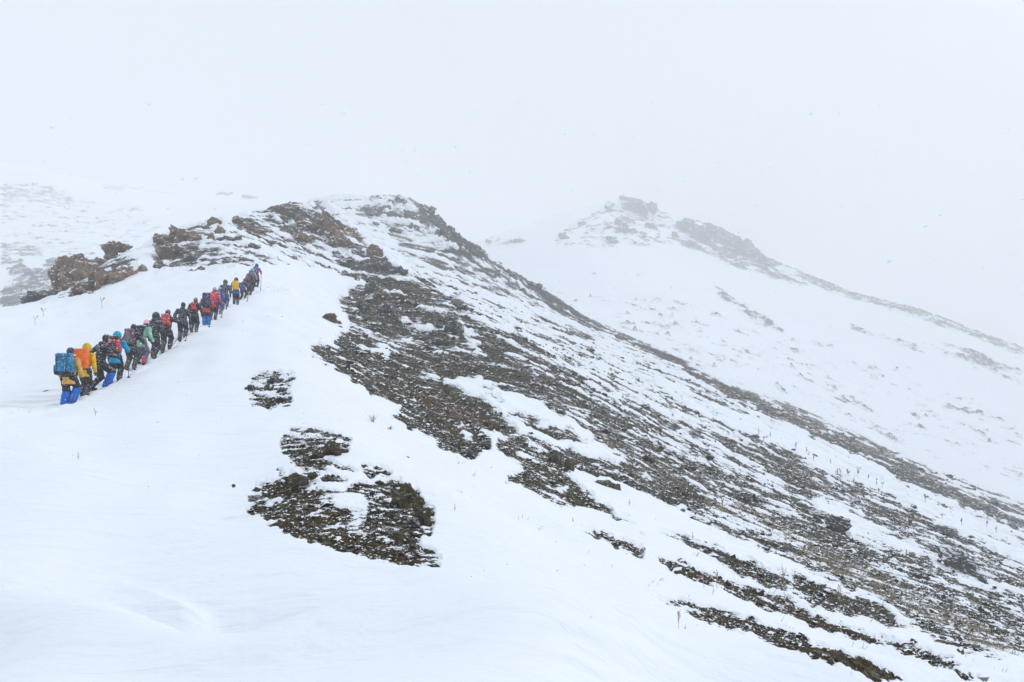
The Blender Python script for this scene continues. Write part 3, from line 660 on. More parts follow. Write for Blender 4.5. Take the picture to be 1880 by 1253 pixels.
# loose stones of the scree: beyond counting, one sheet of them
def scree_stones(count=26000):
    g = np.random.default_rng(4)
    n = count * 6
    s = g.uniform(-.42, .8, n); y = np.exp(g.uniform(math.log(5.5), math.log(120), n)); x = s * y
    z, f, cov, u, v = main_final(x, y, y * .0024)
    keep = ((f > .1) | ((f > -1.6) & (g.uniform(size=n) < .07))) & (u > 380) & (cov > .012) & (v < 1290) & (g.uniform(size=n) < .75)
    x, y, z = x[keep][:count], y[keep][:count], z[keep][:count]; n = len(x)
    size = .0021 * y ** .92 * np.exp(g.normal(0, .55, n)) * .85
    size = np.clip(size, .008, .5)
    t = (1 + 5 ** .5) / 2
    iv = np.array([(-1,t,0),(1,t,0),(-1,-t,0),(1,-t,0),(0,-1,t),(0,1,t),(0,-1,-t),(0,1,-t),(t,0,-1),(t,0,1),(-t,0,-1),(-t,0,1)], float) / 1.9
    fi = np.array([(0,11,5),(0,5,1),(0,1,7),(0,7,10),(0,10,11),(1,5,9),(5,11,4),(11,10,2),(10,7,6),(7,1,8),(3,9,4),(3,4,2),(3,2,6),(3,6,8),(3,8,9),(4,9,5),(2,4,11),(6,2,10),(8,6,7),(9,8,1)])
    vv = iv[None] * (1 + g.uniform(-.42, .42, (n, 12, 1))) * g.uniform(.6, 1.35, (n, 1, 3)) * np.array([1.15, 1, .75])
    a = g.uniform(0, 6.28, n); c, s_ = np.cos(a)[:, None], np.sin(a)[:, None]
    X = vv[..., 0] * c - vv[..., 1] * s_; Y = vv[..., 0] * s_ + vv[..., 1] * c
    P = np.stack([X * size[:, None] + x[:, None], Y * size[:, None] + y[:, None], vv[..., 2] * size[:, None] + z[:, None] + size[:, None] * .1], -1).reshape(-1, 3)
    T = (fi[None] + 12 * np.arange(n)[:, None, None]).reshape(-1, 3)
    tone = np.repeat(g.uniform(0, 1, n), 12)
    m, nt, b = new_mat('scree_stone', .9); q = N(nt)
    col = q.ramp(q.attr('tone').outputs['Fac'], [(0, (.014, .012, .010)), (.5, (.048, .040, .028)), (.8, (.11, .088, .05)), (1, (.2, .185, .16))])
    sp = q.n('ShaderNodeSeparateXYZ'); geo = q.n('ShaderNodeNewGeometry'); q.l(geo.outputs['Normal'], sp.inputs[0])
    k = q.math('ADD', sp.outputs[2], q.math('MULTIPLY', q.math('SUBTRACT', q.noise(geo.outputs['Position'], 9, 3), .5), 2.0))
    q.l(q.mix(q.ss(k, .82, .95), col, SNOW), b.inputs['Base Color'])
    me = np_mesh('scree_stones', P, T, m, False, {'tone': tone})
    tag(link(bpy.data.objects.new('scree_stones', me)), kind='stuff')
scree_stones()

# ------------------------------------------------------------------ dry plants
def tube(bm, pts, rad, n=5):
    rings = []
    for i, p in enumerate(pts):
        d = (pts[min(i + 1, len(pts) - 1)] - pts[max(i - 1, 0)]).normalized()
        a = d.orthogonal().normalized(); b_ = d.cross(a); r = rad[i] if isinstance(rad, (list, tuple)) else rad
        rings.append([bm.verts.new(p + (a * math.cos(6.2832 * k / n) + b_ * math.sin(6.2832 * k / n)) * r) for k in range(n)])
    for A, B in zip(rings[:-1], rings[1:]):
        for k in range(n): bm.faces.new((A[k], A[(k + 1) % n], B[(k + 1) % n], B[k]))
    for R_, rev in ((rings[0], True), (rings[-1], False)):
        try: bm.faces.new(R_[::-1] if rev else R_)
        except ValueError: pass
def bm_obj(bm, name, mat, parent=None, smooth=True):
    me = bpy.data.meshes.new(name); bm.normal_update(); bm.to_mesh(me); bm.free()
    for p in me.polygons: p.use_smooth = smooth
    me.materials.append(mat); return link(bpy.data.objects.new(name, me), parent)
def plain(name, col, rough=.85, var=.25, scale=8):
    m, nt, b = new_mat(name, rough); q = N(nt); n = q.noise(q.n('ShaderNodeTexCoord').outputs['Object'], scale, 4)
    lo = tuple(c * (1 - var) for c in col); hi = tuple(min(1, c * (1 + var)) for c in col)
    q.l(q.mix(q.ss(n, .35, .65), lo, hi), b.inputs['Base Color']); return m
M_STALK = plain('dry_stalk', (.36, .25, .14)); M_SEED = plain('dry_seed_head', (.33, .22, .12)); M_STALKG = plain('grey_stalk', (.22, .17, .14))
def weed(u, v, hpx, style, label, seed, group=None, cat='plant'):
    rnd = random.Random(seed); x, y = hit(u, v); z = ground_z(x, y) - .02
    H = hpx * y / F + .02; r0 = max(.0013, y * .00026)
    st = bmesh.new(); hd = st
    lean = Vector((rnd.uniform(-.12, .12), rnd.uniform(-.1, .1), 1))
    def branch(p0, d, l, r, heads):
        pts = [p0 + d * l * t + Vector((rnd.uniform(-1, 1), rnd.uniform(-1, 1), 0)) * l * .03 for t in (0, .35, .7, 1)]; tube(st, pts, [r, r * .85, r * .7, r * .5])
        if heads:
            for k in range(heads):
                c = pts[-1].lerp(pts[1], k / max(heads, 1) * .8); e = r * rnd.uniform(1.3, 2.0)
                res = bmesh.ops.create_icosphere(hd, subdivisions=1, radius=e)
                off = Vector((rnd.uniform(-1, 1), rnd.uniform(-1, 1), 0)) * r * .8
                for vt in res['verts']: vt.co = Vector((vt.co.x, vt.co.y, vt.co.z * 1.7)) * rnd.uniform(.8, 1.2) + c + off
        return pts
    if style == 'spike':
        branch(Vector((0, 0, 0)), lean * 1.0, H, r0 * 1.2, 14)
        for k in range(9):
            t = rnd.uniform(.35, .85); a = rnd.uniform(0, 6.28); branch(lean * H * t, Vector((math.cos(a) * .35, math.sin(a) * .35, 1)).normalized(), H * rnd.uniform(.15, .3), r0 * .8, 5)
    elif style == 'fork':
        branch(Vector((0, 0, 0)), lean, H * .6, r0, 0)
        for k in range(5):
            a = rnd.uniform(0, 6.28); branch(lean * H * .55, Vector((math.cos(a) * .7, math.sin(a) * .7, 1)).normalized(), H * rnd.uniform(.35, .5), r0 * .8, 3)
    elif style == 'bush':
        for k in range(26):
            a = rnd.uniform(0, 6.28); t = rnd.uniform(.1, 1.1); branch(Vector((rnd.uniform(-.1, .1) * H, rnd.uniform(-.1, .1) * H, 0)), Vector((math.cos(a) * t, math.sin(a) * t, 1)).normalized(), H * rnd.uniform(.6, 1), r0 * .55, 2)
    else:
        branch(Vector((0, 0, 0)), lean, H, r0, 4)
        for k in range(3):
            a = rnd.uniform(0, 6.28); branch(lean * H * .3, Vector((math.cos(a) * .5, math.sin(a) * .5, 1)).normalized(), H * .35, r0 * .7, 2)
    o = bm_obj(st, 'dry_weed', M_STALKG if style in ('fork', 'bush') or group else M_STALK); o.location = (x, y, z); tag(o, label, cat, group)
for i, a in enumerate([
 (64,599,17,'fork','short grey weed at the far left of the snow, lower of two'),(80,588,17,'fork','short grey weed at the far left of the snow, upper of two'),
 (187,570,22,'fork','forked dry weed on the snow under the brown crest slab'),(175,768,13,'stem','thin weed poking from snow right below the last hiker'),
 (144,834,13,'stem','tiny weed alone on the open snow below the hikers'),(1247,1216,31,'spike','straw yellow stalk near the bottom edge, the tall one'),
 (1257,1216,9,'stem','stubby straw stalk at the foot of the tall straw yellow one'),(1440,1100,56,'spike','tall feathery dry stalk between two dark scree strips, left one'),
 (1540,1126,56,'spike','tall feathery dry stalk on dark scree, right one'),(1293,1090,24,'spike','dry yellow stalk on the dark strip, left of its neighbour'),
 (1316,1092,30,'spike','dry yellow stalk on the dark strip, taller right neighbour'),(1461,1256,30,'stem','thin stalk cut by the bottom edge of the picture'),
 (1323,948,28,'spike','rusty branched stalk at the edge of scree and snow'),(868,788,24,'spike','orange straw tuft in the lower left scree'),
 (834,952,12,'stem','thin weed in clean snow right of the rocky patch'),(1352,1221,14,'stem','faint thin stalk on snow, left of two by the bottom'),
 (1366,1223,13,'stem','faint thin stalk on snow, right of two by the bottom'),(684,779,15,'bush','fuzzy grey shrub alone on the snow under the scree'),
 (717,796,7,'bush','very low grey shrub on snow below the fuzzy one'),(1272,995,16,'stem','thin bent stalk on the snow above the dark strip'),
 (1156,935,12,'stem','thin stalk on the snow below the flat topped boulder'),(1664,1035,22,'spike','reddish dry stalk in the scree left of the large grey boulder'),
 (1308,1100,16,'stem','thin stalk in snow right under the two dry yellow stalks'),(1052,965,8,'stem','tiny weed at the left of the lone dark scree streak')]):
    weed(a[0], a[1], a[2], a[3], a[4], 40 + i)
_r = random.Random(9)
for i in range(30):
    t = _r.random(); u = 1390 + 440 * t; v = 800 + 190 * t + _r.uniform(-10, 14)
    weed(u, v, _r.uniform(7, 14), _r.choice(['stem', 'fork', 'spike']), 'small grey dry weed poking out of the far snow band on the right', 900 + i, 'dry weeds on the far snow band')
def grass():
    g = random.Random(12); bm = bmesh.new(); n = 0
    while n < 900:
        y = math.exp(g.uniform(math.log(8), math.log(70))); s = g.uniform(-.1, .78); x = s * y
        z = float(main_relief.V0(np.array([s]), np.array([math.log(y)]))[0]) * y
        u = CU + F * s; v = CV - F * z / y
        if v > 1250: continue
        tv = float(look(TAN, np.array([u]), np.array([v]))[0])
        if g.random() > tv * 1.2 + .012: continue
        n += 1; z = z + .02
        for b_ in range(g.randint(4, 8)):
            h = g.uniform(.06, .17) * (y / 15) ** .35; w = max(.003, y * .00035); a = g.uniform(0, 6.28)
            p = Vector((x + g.gauss(0, .05), y + g.gauss(0, .05), z)); d = Vector((math.cos(a), math.sin(a), 0)); tip = p + Vector((g.uniform(.0, .8) * h, g.uniform(-.4, .3) * h, h * g.uniform(.4, 1)))
            vs = [bm.verts.new(p - d * w), bm.verts.new(p + d * w), bm.verts.new(p.lerp(tip, .6) + d * w * .7), bm.verts.new(tip), bm.verts.new(p.lerp(tip, .6) - d * w * .7)]
            bm.faces.new(vs)
    tag(bm_obj(bm, 'dry_grass', plain('straw', (.42, .35, .25)), None, False), kind='stuff')
grass()
# ------------------------------------------------------------------ sculpting by distance field
def surface(fn, lo, hi, h):
    ax = [np.arange(lo[i], hi[i] + h, h) for i in range(3)]
    X, Y, Z = np.meshgrid(*ax, indexing='ij'); D = fn(X, Y, Z)
    D[0] = D[-1] = 1; D[:, 0] = D[:, -1] = 1; D[:, :, 0] = D[:, :, -1] = 1
    s = D < 0; nx, ny, nz = D.shape
    cs = np.zeros((nx - 1, ny - 1, nz - 1), int)
    acc = np.zeros((nx - 1, ny - 1, nz - 1, 3)); cnt = np.zeros((nx - 1, ny - 1, nz - 1))
    corners = [(i, j, k) for i in (0, 1) for j in (0, 1) for k in (0, 1)]
    def sub(c): return D[c[0]:nx - 1 + c[0], c[1]:ny - 1 + c[1], c[2]:nz - 1 + c[2]]
    for c in corners: cs += (sub(c) < 0)
    for a in corners:
        for d in range(3):
            if a[d]: continue
            b = list(a); b[d] = 1; A, B = sub(a), sub(b); cross = (A < 0) != (B < 0)
            t = np.where(cross, A / np.where(cross, A - B, 1), 0)
            for e in range(3): acc[..., e] += cross * (a[e] + (t if e == d else 0))
            cnt += cross
    act = (cs > 0) & (cs < 8); idx = -np.ones(act.shape, int); idx[act] = np.arange(act.sum())
    ii = np.argwhere(act); P = (ii + acc[act] / cnt[act][:, None]) * h + np.array(lo)
    Q = []
    for d in range(3):
        o1, o2 = [(1, 2), (2, 0), (0, 1)][d]
        A = s; B = np.roll(s, -1, d); cr = A != B
        sl = [slice(1, -1)] * 3; sl[d] = slice(0, -1); pos = np.argwhere(cr[tuple(sl)])
        off = np.array([1, 1, 1]); off[d] = 0; pos = pos + off
        if not len(pos): continue
        e1 = np.eye(3, dtype=int)[o1]; e2 = np.eye(3, dtype=int)[o2]
        q = np.stack([idx[tuple((pos - e1 - e2).T)], idx[tuple((pos - e2).T)], idx[tuple(pos.T)], idx[tuple((pos - e1).T)]], -1)
        flip = ~s[tuple(pos.T)]; q[flip] = q[flip][:, ::-1]; Q.append(q)
    Q = np.concatenate(Q); Q = Q[(Q >= 0).all(1)]
    return P, Q
def cap(X, Y, Z, a, b, ra, rb, sy=1.0):
    a = np.array(a, float); b = np.array(b, float); d = b - a; L2 = d.dot(d) + 1e-12
    t = np.clip(((X - a[0]) * d[0] + (Y - a[1]) * d[1] + (Z - a[2]) * d[2]) / L2, 0, 1)
    return np.sqrt((X - a[0] - t * d[0]) ** 2 + ((Y - a[1] - t * d[1]) / sy) ** 2 + (Z - a[2] - t * d[2]) ** 2) - (ra + t * (rb - ra))
def ell(X, Y, Z, c, r):
    k = np.sqrt(((X - c[0]) / r[0]) ** 2 + ((Y - c[1]) / r[1]) ** 2 + ((Z - c[2]) / r[2]) ** 2); return (k - 1) * min(r)
def smin(a, b, k=.04):
    h = np.clip(.5 + .5 * (b - a) / k, 0, 1); return b + (a - b) * h - k * h * (1 - h)
def rbox(X, Y, Z, M, c, half, r):
    """rounded box in the frame M (3x3, columns = axes) about c"""
    P = np.stack([X - c[0], Y - c[1], Z - c[2]], -1) @ M
    q = np.abs(P) - (np.array(half) - r)
    return np.sqrt((np.maximum(q, 0) ** 2).sum(-1)) + np.minimum(q.max(-1), 0) - r
def ik(a, b, l1, l2, pole):
    a, b = np.array(a, float), np.array(b, float); d = b - a; L = np.linalg.norm(d); m = l1 + l2 - .004
    if L > m: b = a + d / L * m; d = b - a; L = m
    c = (l1 * l1 - l2 * l2 + L * L) / (2 * L); h = math.sqrt(max(l1 * l1 - c * c, 0)); u = d / L
    p = np.array(pole, float); p = p - u * p.dot(u); p /= np.linalg.norm(p) + 1e-9
    return a + u * c + p * h, b

def fabric(name, col, snow=.5, scale=1.0):
    m, nt, b = new_mat(name, .8); q = N(nt); tc = q.n('ShaderNodeTexCoord').outputs['Object']
    n = q.noise(tc, 7, 4); c = q.mix(q.ss(n, .3, .7), tuple(v * .72 for v in col), tuple(min(1, v * 1.2) for v in col))
    mp = q.n('ShaderNodeMapping'); q.l(tc, mp.inputs[0]); mp.inputs['Scale'].default_value = (.55, .55, 1.25); mp.inputs['Rotation'].default_value = (0, .35, 0)
    k = q.noise(mp.outputs[0], 38 * scale, 3, .75)
    sp = q.n('ShaderNodeSeparateXYZ'); q.l(q.n('ShaderNodeNewGeometry').outputs['Normal'], sp.inputs[0])
    k = q.math('ADD', k, q.math('MULTIPLY', sp.outputs[2], .075)); k = q.math('ADD', k, q.math('MULTIPLY', q.noise(tc, 4, 2), .12))
    th = .74 - .11 * snow
    q.l(q.mix(q.math('MULTIPLY', q.ss(k, th, th + .06), .85), c, SNOW), b.inputs['Base Color'])
    bp = q.n('ShaderNodeBump'); bp.inputs['Strength'].default_value = .5; bp.inputs['Distance'].default_value = .03
    q.l(q.noise(tc, 16, 3), bp.inputs['Height']); q.l(bp.outputs[0], b.inputs['Normal']); return m
_fm = {}
PAL = dict(black=(.014, .015, .02), char=(.03, .031, .038), navy=(.012, .022, .075), dnavy=(.014, .018, .04), tan=(.72, .40, .10), teal=(.006, .17, .33), blue=(.005, .15, .62),
  orange=(.95, .16, .015), yellow=(.85, .48, .0), turq=(.0, .33, .60), red=(.62, .02, .045), grey=(.14, .14, .17), mint=(.30, .58, .44), pink=(.85, .48, .60), hotpink=(.75, .03, .14),
  magenta=(.45, .02, .13), lgrey=(.33, .35, .42), bluej=(.01, .09, .42), skin=(.55, .34, .26), mustard=(.62, .42, .01), dred=(.16, .025, .04), brown=(.09, .06, .045), white=(.7, .72, .75), cyanp=(.01, .18, .5), purple=(.09,.06,.2), glove=(.02, .02, .022))
def fab(n):
    if n not in _fm:
        light = n in ('tan', 'mint', 'pink', 'white', 'yellow', 'mustard', 'blue', 'orange', 'cyanp', 'turq')
        _fm[n] = fabric(n + '_fabric', PAL[n], .3 if light else .85)
    return _fm[n]
M_SKIN = plain('skin', PAL['skin'], .6, .1); M_METAL = plain('dark_metal', (.05, .05, .055), .4); M_EYE = plain('eye', (.03, .025, .02), .3); M_HAIR = plain('hair', (.03, .02, .015)); M_STRAP = plain('webbing', (.015, .015, .018))
def put(name, fn, lo, hi, h, mat, parent, label=None):
    P, Q = surface(fn, lo, hi, h)
    if len(P) < 8: return None
    me = np_mesh(name, P, Q, mat, True); o = link(bpy.data.objects.new(name, me), parent)
    if label: o['label'] = label
    return o

def person(idx, foot, top, uf, yaw, jacket, trousers, hat, label, pack=None, gaiter=None, lean=14, stride=.28, fwd='r', arms=('fwd', 'down'), pole_hand=None, poles=(), hood=None, packlabel=None, stripe=None, side=0.0, bend=0.0, seed=0, cuff=None, sleeve=None, dv=0):
    rnd = random.Random(300 + idx)
    x, y = hit(uf, foot - 1); Hp = (foot - top) * y / F                     # height it must show
    h = .018 if y < 27 else (.022 if y < 36 else .028)
    ya = math.radians(yaw); R3 = np.array([[math.cos(ya), -math.sin(ya), 0], [math.sin(ya), math.cos(ya), 0], [0, 0, 1]])
    z0 = ground_z(x, y)
    # pose in the figure's own frame: x right, y ahead, z up, metres for a 1.75 m adult
    la = math.radians(lean)
    def foot_z(lx, ly):
        w = R3 @ np.array([lx, ly, 0]); return (ground_z(x + w[0], y + w[1]) - z0)
    sgn = 1 if fwd == 'r' else -1
    fr = np.array([.095 * sgn, stride * .5, 0]); bk = np.array([-.095 * sgn, -stride * .5, 0])
    fr[2] = foot_z(fr[0], fr[1]); bk[2] = foot_z(bk[0], bk[1]); 
    feet = {('r' if sgn > 0 else 'l'): fr, ('l' if sgn > 0 else 'r'): bk}
    hipz = .90 - .12 * stride - bend * .1 + min(fr[2], bk[2]) * .5 + .25 * abs(fr[2] - bk[2]) * 0
    hipc = np.array([0, 0, hipz])
    up = np.array([math.sin(math.radians(side)) , math.sin(la), math.cos(la)]); up /= np.linalg.norm(up)
    right = np.array([1, 0, 0.]); right -= up * right.dot(up); right /= np.linalg.norm(right); ahead = np.cross(up, right)
    chest = hipc + up * .36; neck = hipc + up * .55; sh = {s: neck - up * .07 + right * (.19 if s == 'r' else -.19) for s in 'rl'}
    hd = neck + up * .10 + ahead * .035 + np.array([0, .01, .04]); hc = hd + np.array([0, .015, .03])
    legs = {}
    for s in 'rl':
        hj = hipc + right * (.095 if s == 'r' else -.095) - up * .02
        an = feet[s] + np.array([0, -.03, .10 + (.03 if feet[s][1] < 0 else 0)])
        kn, an = ik(hj, an, .43, .42, (0.04 if s == 'r' else -.04, 1, 0.1)); legs[s] = (hj, kn, an)
    arm = {}
    for s, kind in zip('rl', arms):
        sx = 1 if s == 'r' else -1
        tgt = {'fwd': sh[s] + np.array([.06 * sx, .30, -.30]), 'low': sh[s] + np.array([.10 * sx, .12, -.47]), 'down': sh[s] + np.array([.09 * sx, .02, -.52]), 'back': sh[s] + np.array([.14 * sx, -.18, -.44]),
               'pocket': sh[s] + np.array([.06 * sx, .10, -.40]), 'out': sh[s] + np.array([.42 * sx, .10, -.24]), 'straps': sh[s] + np.array([-.06 * sx, .17, -.08]), 'knee': sh[s] + np.array([.02 * sx, .24, -.42])}[kind]
        el, hn = ik(sh[s], tgt, .29, .27, (.6 * sx, -1, -.3)); arm[s] = (sh[s], el, hn)
    zmax = hc[2] + .16; k_ = Hp / (zmax - min(fr[2], bk[2]))
    lo = (-.65, -.75, min(fr[2], bk[2]) - .1); hi = (.65, .85, zmax + .12)
    root = link(bpy.data.objects.new('person', None)); tag(root, label, 'person', 'hikers climbing in single file')
    root.location = (x, y, z0 + .0); root.rotation_euler = (0, 0, ya); root.scale = (k_,) * 3
    if idx % 1 == 0:      # lowest foot stands on the snow
        root.location.z = z0 - .02 
    # one continuous body
    def body(X, Y, Z):
        d = ell(X, Y, Z, hc, (.078, .096, .115))
        d = smin(d, ell(X, Y, Z, hc + np.array([0, .05, -.06]), (.05, .05, .055)), .03)          # jaw and chin
        d = smin(d, cap(X, Y, Z, hc + np.array([0, .088, .012]), hc + np.array([0, .108, -.018]), .010, .016), .012)   # nose
        for sx in (-1, 1):
            d = smin(d, ell(X, Y, Z, hc + np.array([.08 * sx, 0, -.005]), (.014, .024, .034)), .01)
            d = np.maximum(d, -ell(X, Y, Z, hc + np.array([.033 * sx, .097, .015]), (.02, .012, .012)))
        d = smin(d, cap(X, Y, Z, neck - up * .05, hc + np.array([0, -.01, -.05]), .058, .052), .03)
        d = smin(d, cap(X, Y, Z, hipc, chest, .115, .13, .8), .05); d = smin(d, cap(X, Y, Z, sh['l'], sh['r'], .07, .07), .06)
        for s in 'rl':
            a = arm[s]; d = smin(d, cap(X, Y, Z, a[0], a[1], .05, .04), .03); d = smin(d, cap(X, Y, Z, a[1], a[2], .038, .027), .02)
            l = legs[s]; d = smin(d, cap(X, Y, Z, l[0], l[1], .08, .055), .03); d = smin(d, cap(X, Y, Z, l[1], l[2], .05, .038), .02)
            d = smin(d, cap(X, Y, Z, l[2] + [0, 0, -.05], l[2] + [0, .13, -.07], .03, .026), .03)
        return d
    put('body', body, lo, hi, max(h, .018), M_SKIN, root)
    for sx in (-1, 1):
        bm = bmesh.new(); bmesh.ops.create_icosphere(bm, subdivisions=2, radius=.012, matrix=Matrix.Translation(Vector(hc + np.array([.033 * sx, .085, .015])))); bm_obj(bm, 'eye', M_EYE, root)
    # jacket
    jm = fab(jacket)
    hem = hipc - up * .12
    def torso(X, Y, Z):
        d = cap(X, Y, Z, hem - up * .04, chest, .178, .172, .8); d = smin(d, cap(X, Y, Z, sh['l'] - up * .03, sh['r'] - up * .03, .098, .098), .06)
        d = smin(d, cap(X, Y, Z, neck - up * .04, neck + up * .05, .085, .072), .03); return d
    def jac(X, Y, Z):
        d = torso(X, Y, Z)
        for s in 'rl':
            a = arm[s]; w = a[1] + (a[2] - a[1]) * .9
            d = smin(d, cap(X, Y, Z, a[0], a[1], .082, .068), .035); d = smin(d, cap(X, Y, Z, a[1], w, .066, .05), .025)
        along = (X - hipc[0]) * up[0] + (Y - hipc[1]) * up[1] + (Z - hipc[2]) * up[2]
        d = d + .007 * np.sin(along * (70 if jacket in ('tan', 'mint', 'black') else 35)) + .008 * np.sin(X * 21 + idx) * np.sin(Z * 17 + Y * 13 + idx)
        d = np.maximum(d, -(along + .21))
        if hood:
            hh = hc + np.array([0, -.018, .012]); o_ = ell(X, Y, Z, hh, (.128, .135, .158)); o_ = smin(o_, cap(X, Y, Z, neck, hh, .10, .10), .04)
            o_ = np.maximum(o_, -ell(X, Y, Z, hh + np.array([0, .14, -.01]), (.078, .12, .11))); d = np.minimum(d, o_) if False else smin(d, o_, .02)
        else: d = smin(d, ell(X, Y, Z, neck - ahead * .085 + up * .015, (.105, .05, .06)), .03)      # hood lying on the back
        return d
    jo = put('jacket', jac, lo, hi, h, jm, root)
    # trousers
    def tro(X, Y, Z):
        d = cap(X, Y, Z, hipc - right * .06 - up * .04, hipc + right * .06 - up * .04, .135, .135, .85)
        for s in 'rl':
            l = legs[s]; e = l[1] + (l[2] - l[1]) * .93
            d = smin(d, cap(X, Y, Z, l[0], l[1], .122, .098), .04); d = smin(d, cap(X, Y, Z, l[1], e, .094, .08), .03)
        return d + .008 * np.sin(Z * 38 + X * 20 + idx) * np.sin(Y * 23 + Z * 9)
    put('trousers', tro, lo, hi, h, fab(trousers), root)
    if stripe:
        bm = bmesh.new(); l = legs['l']; o_ = np.array([-.092, -.03, 0]); tube(bm, [Vector(l[0] + o_ * 1.15), Vector(l[1] + o_), Vector(l[2] + o_ * .8)], [.02, .018, .016], 6); bm_obj(bm, 'side_stripe', fab(stripe), root)
    for s in 'rl':
        l = legs[s]; a2 = l[2]
        def boot(X, Y, Z, a2=a2): 
            d = cap(X, Y, Z, a2 + [0, -.035, -.055], a2 + [0, .15, -.06], .05, .044); d = smin(d, cap(X, Y, Z, a2 + [0, 0, -.05], a2 + [0, -.005, .07], .056, .062), .03)
            return np.maximum(d, -(Z - (a2[2] - .103)))
        b_lo = tuple(a2 + [-.12, -.14, -.16]); b_hi = tuple(a2 + [.12, .26, .18])
        bo = put('boot', boot, b_lo, b_hi, min(h, .018), fab('brown' if idx % 3 else 'black'), root)
        bm = bmesh.new()
        for yy_ in (-.06, .03, .12):
            for xx in (-.03, .03): tube(bm, [Vector(a2 + [xx, yy_, -.095]), Vector(a2 + [xx, yy_, -.13])], [.007, .003], 4)
        tube(bm, [Vector(a2 + [-.05, .10, -.1]), Vector(a2 + [-.055, -.07, -.1])], .005, 4); tube(bm, [Vector(a2 + [.05, .10, -.1]), Vector(a2 + [.055, -.07, -.1])], .005, 4)
        bm_obj(bm, 'crampon', M_METAL, bo)
        if gaiter and (gaiter[1] == 'b' or gaiter[1] == s):
            t0 = l[1] + (a2 - l[1]) * .18
            put('gaiter', lambda X, Y, Z: cap(X, Y, Z, t0, a2 + [0, .01, -.02], .114, .104) + .006 * np.sin(Z * 60), tuple(np.minimum(t0, a2) - .14), tuple(np.maximum(t0, a2) + .14), min(h, .02), fab(gaiter[0]), root)
        if cuff:
            put('trouser_cuff', lambda X, Y, Z: cap(X, Y, Z, a2 + [0, 0, .13], a2 + [0, 0, .02], .078, .082), tuple(a2 - .14), tuple(a2 + .24), min(h, .02), fab(cuff), root)
        # glove: palm, four unequal bent fingers, thumb from the side of the palm
        A = arm[s]; f_ = A[2] - A[1]; f_ = f_ / np.linalg.norm(f_); sx = 1 if s == 'r' else -1
        sd = np.cross(f_, np.array([0, 0, 1.])); sd /= np.linalg.norm(sd) + 1e-9; pn = np.cross(sd, f_)
        bm = bmesh.new(); V3 = lambda p: Vector(tuple(p))
        for tt in (-.027, -.009, .009, .027): tube(bm, [V3(A[2] - f_ * .01 + sd * tt * .6), V3(A[2] + f_ * .05 + sd * tt), V3(A[2] + f_ * .085 + sd * tt)], [.02, .02, .016], 7)
        for k, (tt, ln) in enumerate(((-.03, .055), (-.01, .07), (.01, .075), (.03, .068))):
            b0 = A[2] + f_ * .08 + sd * tt; b1 = b0 + f_ * ln * .45 - pn * .012; b2 = b1 + f_ * ln * .15 - pn * .03; b3 = b2 - f_ * ln * .2 - pn * .018
            tube(bm, [V3(b0), V3(b1), V3(b2), V3(b3)], [.0125, .012, .011, .008], 6)
        t0_ = A[2] + f_ * .02 - sd * .03 * sx; tube(bm, [V3(t0_), V3(t0_ + f_ * .03 - sd * .025 * sx - pn * .01), V3(t0_ + f_ * .055 - sd * .03 * sx - pn * .03)], [.016, .013, .009], 6)
        bm_obj(bm, 'glove', fab('glove'), root)
    # headgear
    if hat:
        kind, hcol = hat
        if kind == 'beanie':
            c = hc + np.array([0, -.006, .02])
            hato = put('beanie', lambda X, Y, Z: np.maximum(ell(X, Y, Z, c, (.096, .113, .125)) + .003 * np.sin(X * 90), -(Z - c[2] + .02 + (Y - c[1]) * -.25)), tuple(c - .2), tuple(c + .2), .015, fab(hcol), root)
        elif kind == 'hood':
            hh = hc + np.array([0, -.018, .012])
            put('hood', lambda X, Y, Z: np.maximum(smin(ell(X, Y, Z, hh, (.130, .137, .158)), cap(X, Y, Z, neck + up * .02, hh, .10, .10), .04), -ell(X, Y, Z, hh + np.array([0, .15, -.01]), (.08, .12, .115))), tuple(hc - [.26, .3, .3]), tuple(hc + .3), .018, fab(hcol), root)
        if kind == 'beanie' and hcol == 'pink':
            pass
        def hair(X, Y, Z): return np.maximum(ell(X, Y, Z, hc + [0, -.012, -.01], (.089, .1, .118)), (Y - hc[1] - .02))
        if kind == 'beanie': put('hair', hair, tuple(hc - .2), tuple(hc + .2), .018, M_HAIR, root)
    world = Matrix.LocRotScale(root.location, root.rotation_euler, root.scale)
    # backpack: a thing of its own, hanging on the back
    if pack:
        pc, w_, hh_, d_, style = pack[:5]
        M = np.stack([right, ahead, up], 1)
        bc = hipc + up * (.30 + (hh_ - .5) * .3) - ahead * (.125 + d_ / 2)
        pr = link(bpy.data.objects.new('backpack', None)); tag(pr, packlabel, 'backpack', 'backpacks worn by the hikers'); pr.matrix_world = world
        plo = tuple(bc - .55); phi = tuple(bc + .6)
        put('pack_body', lambda X, Y, Z: rbox(X, Y, Z, M, bc, (w_ / 2, d_ / 2, hh_ / 2), .07) + .007 * np.sin(Z * 30 + X * 22) , plo, phi, h, fab(pc), pr)
        c2 = pack[5] if len(pack) > 5 else 'black'
        if style != 'cover':
            lc = bc + up * (hh_ / 2 + .02) - ahead * .01
            put('lid', lambda X, Y, Z: rbox(X, Y, Z, M, lc, (w_ / 2 * .97, d_ / 2 + .015, .065), .05), tuple(lc - .4), tuple(lc + .4), min(h, .02), fab(pc if style != 'two' else c2), pr)
            fc = bc - ahead * (d_ / 2 + .01) - up * hh_ * .06
            put('front_pocket', lambda X, Y, Z: rbox(X, Y, Z, M, fc, (w_ * .33, .035, hh_ * .27), .03), tuple(fc - .35), tuple(fc + .35), min(h, .02), fab(c2 if style == 'two' else pc), pr)
            bt = bc - up * hh_ * .36 
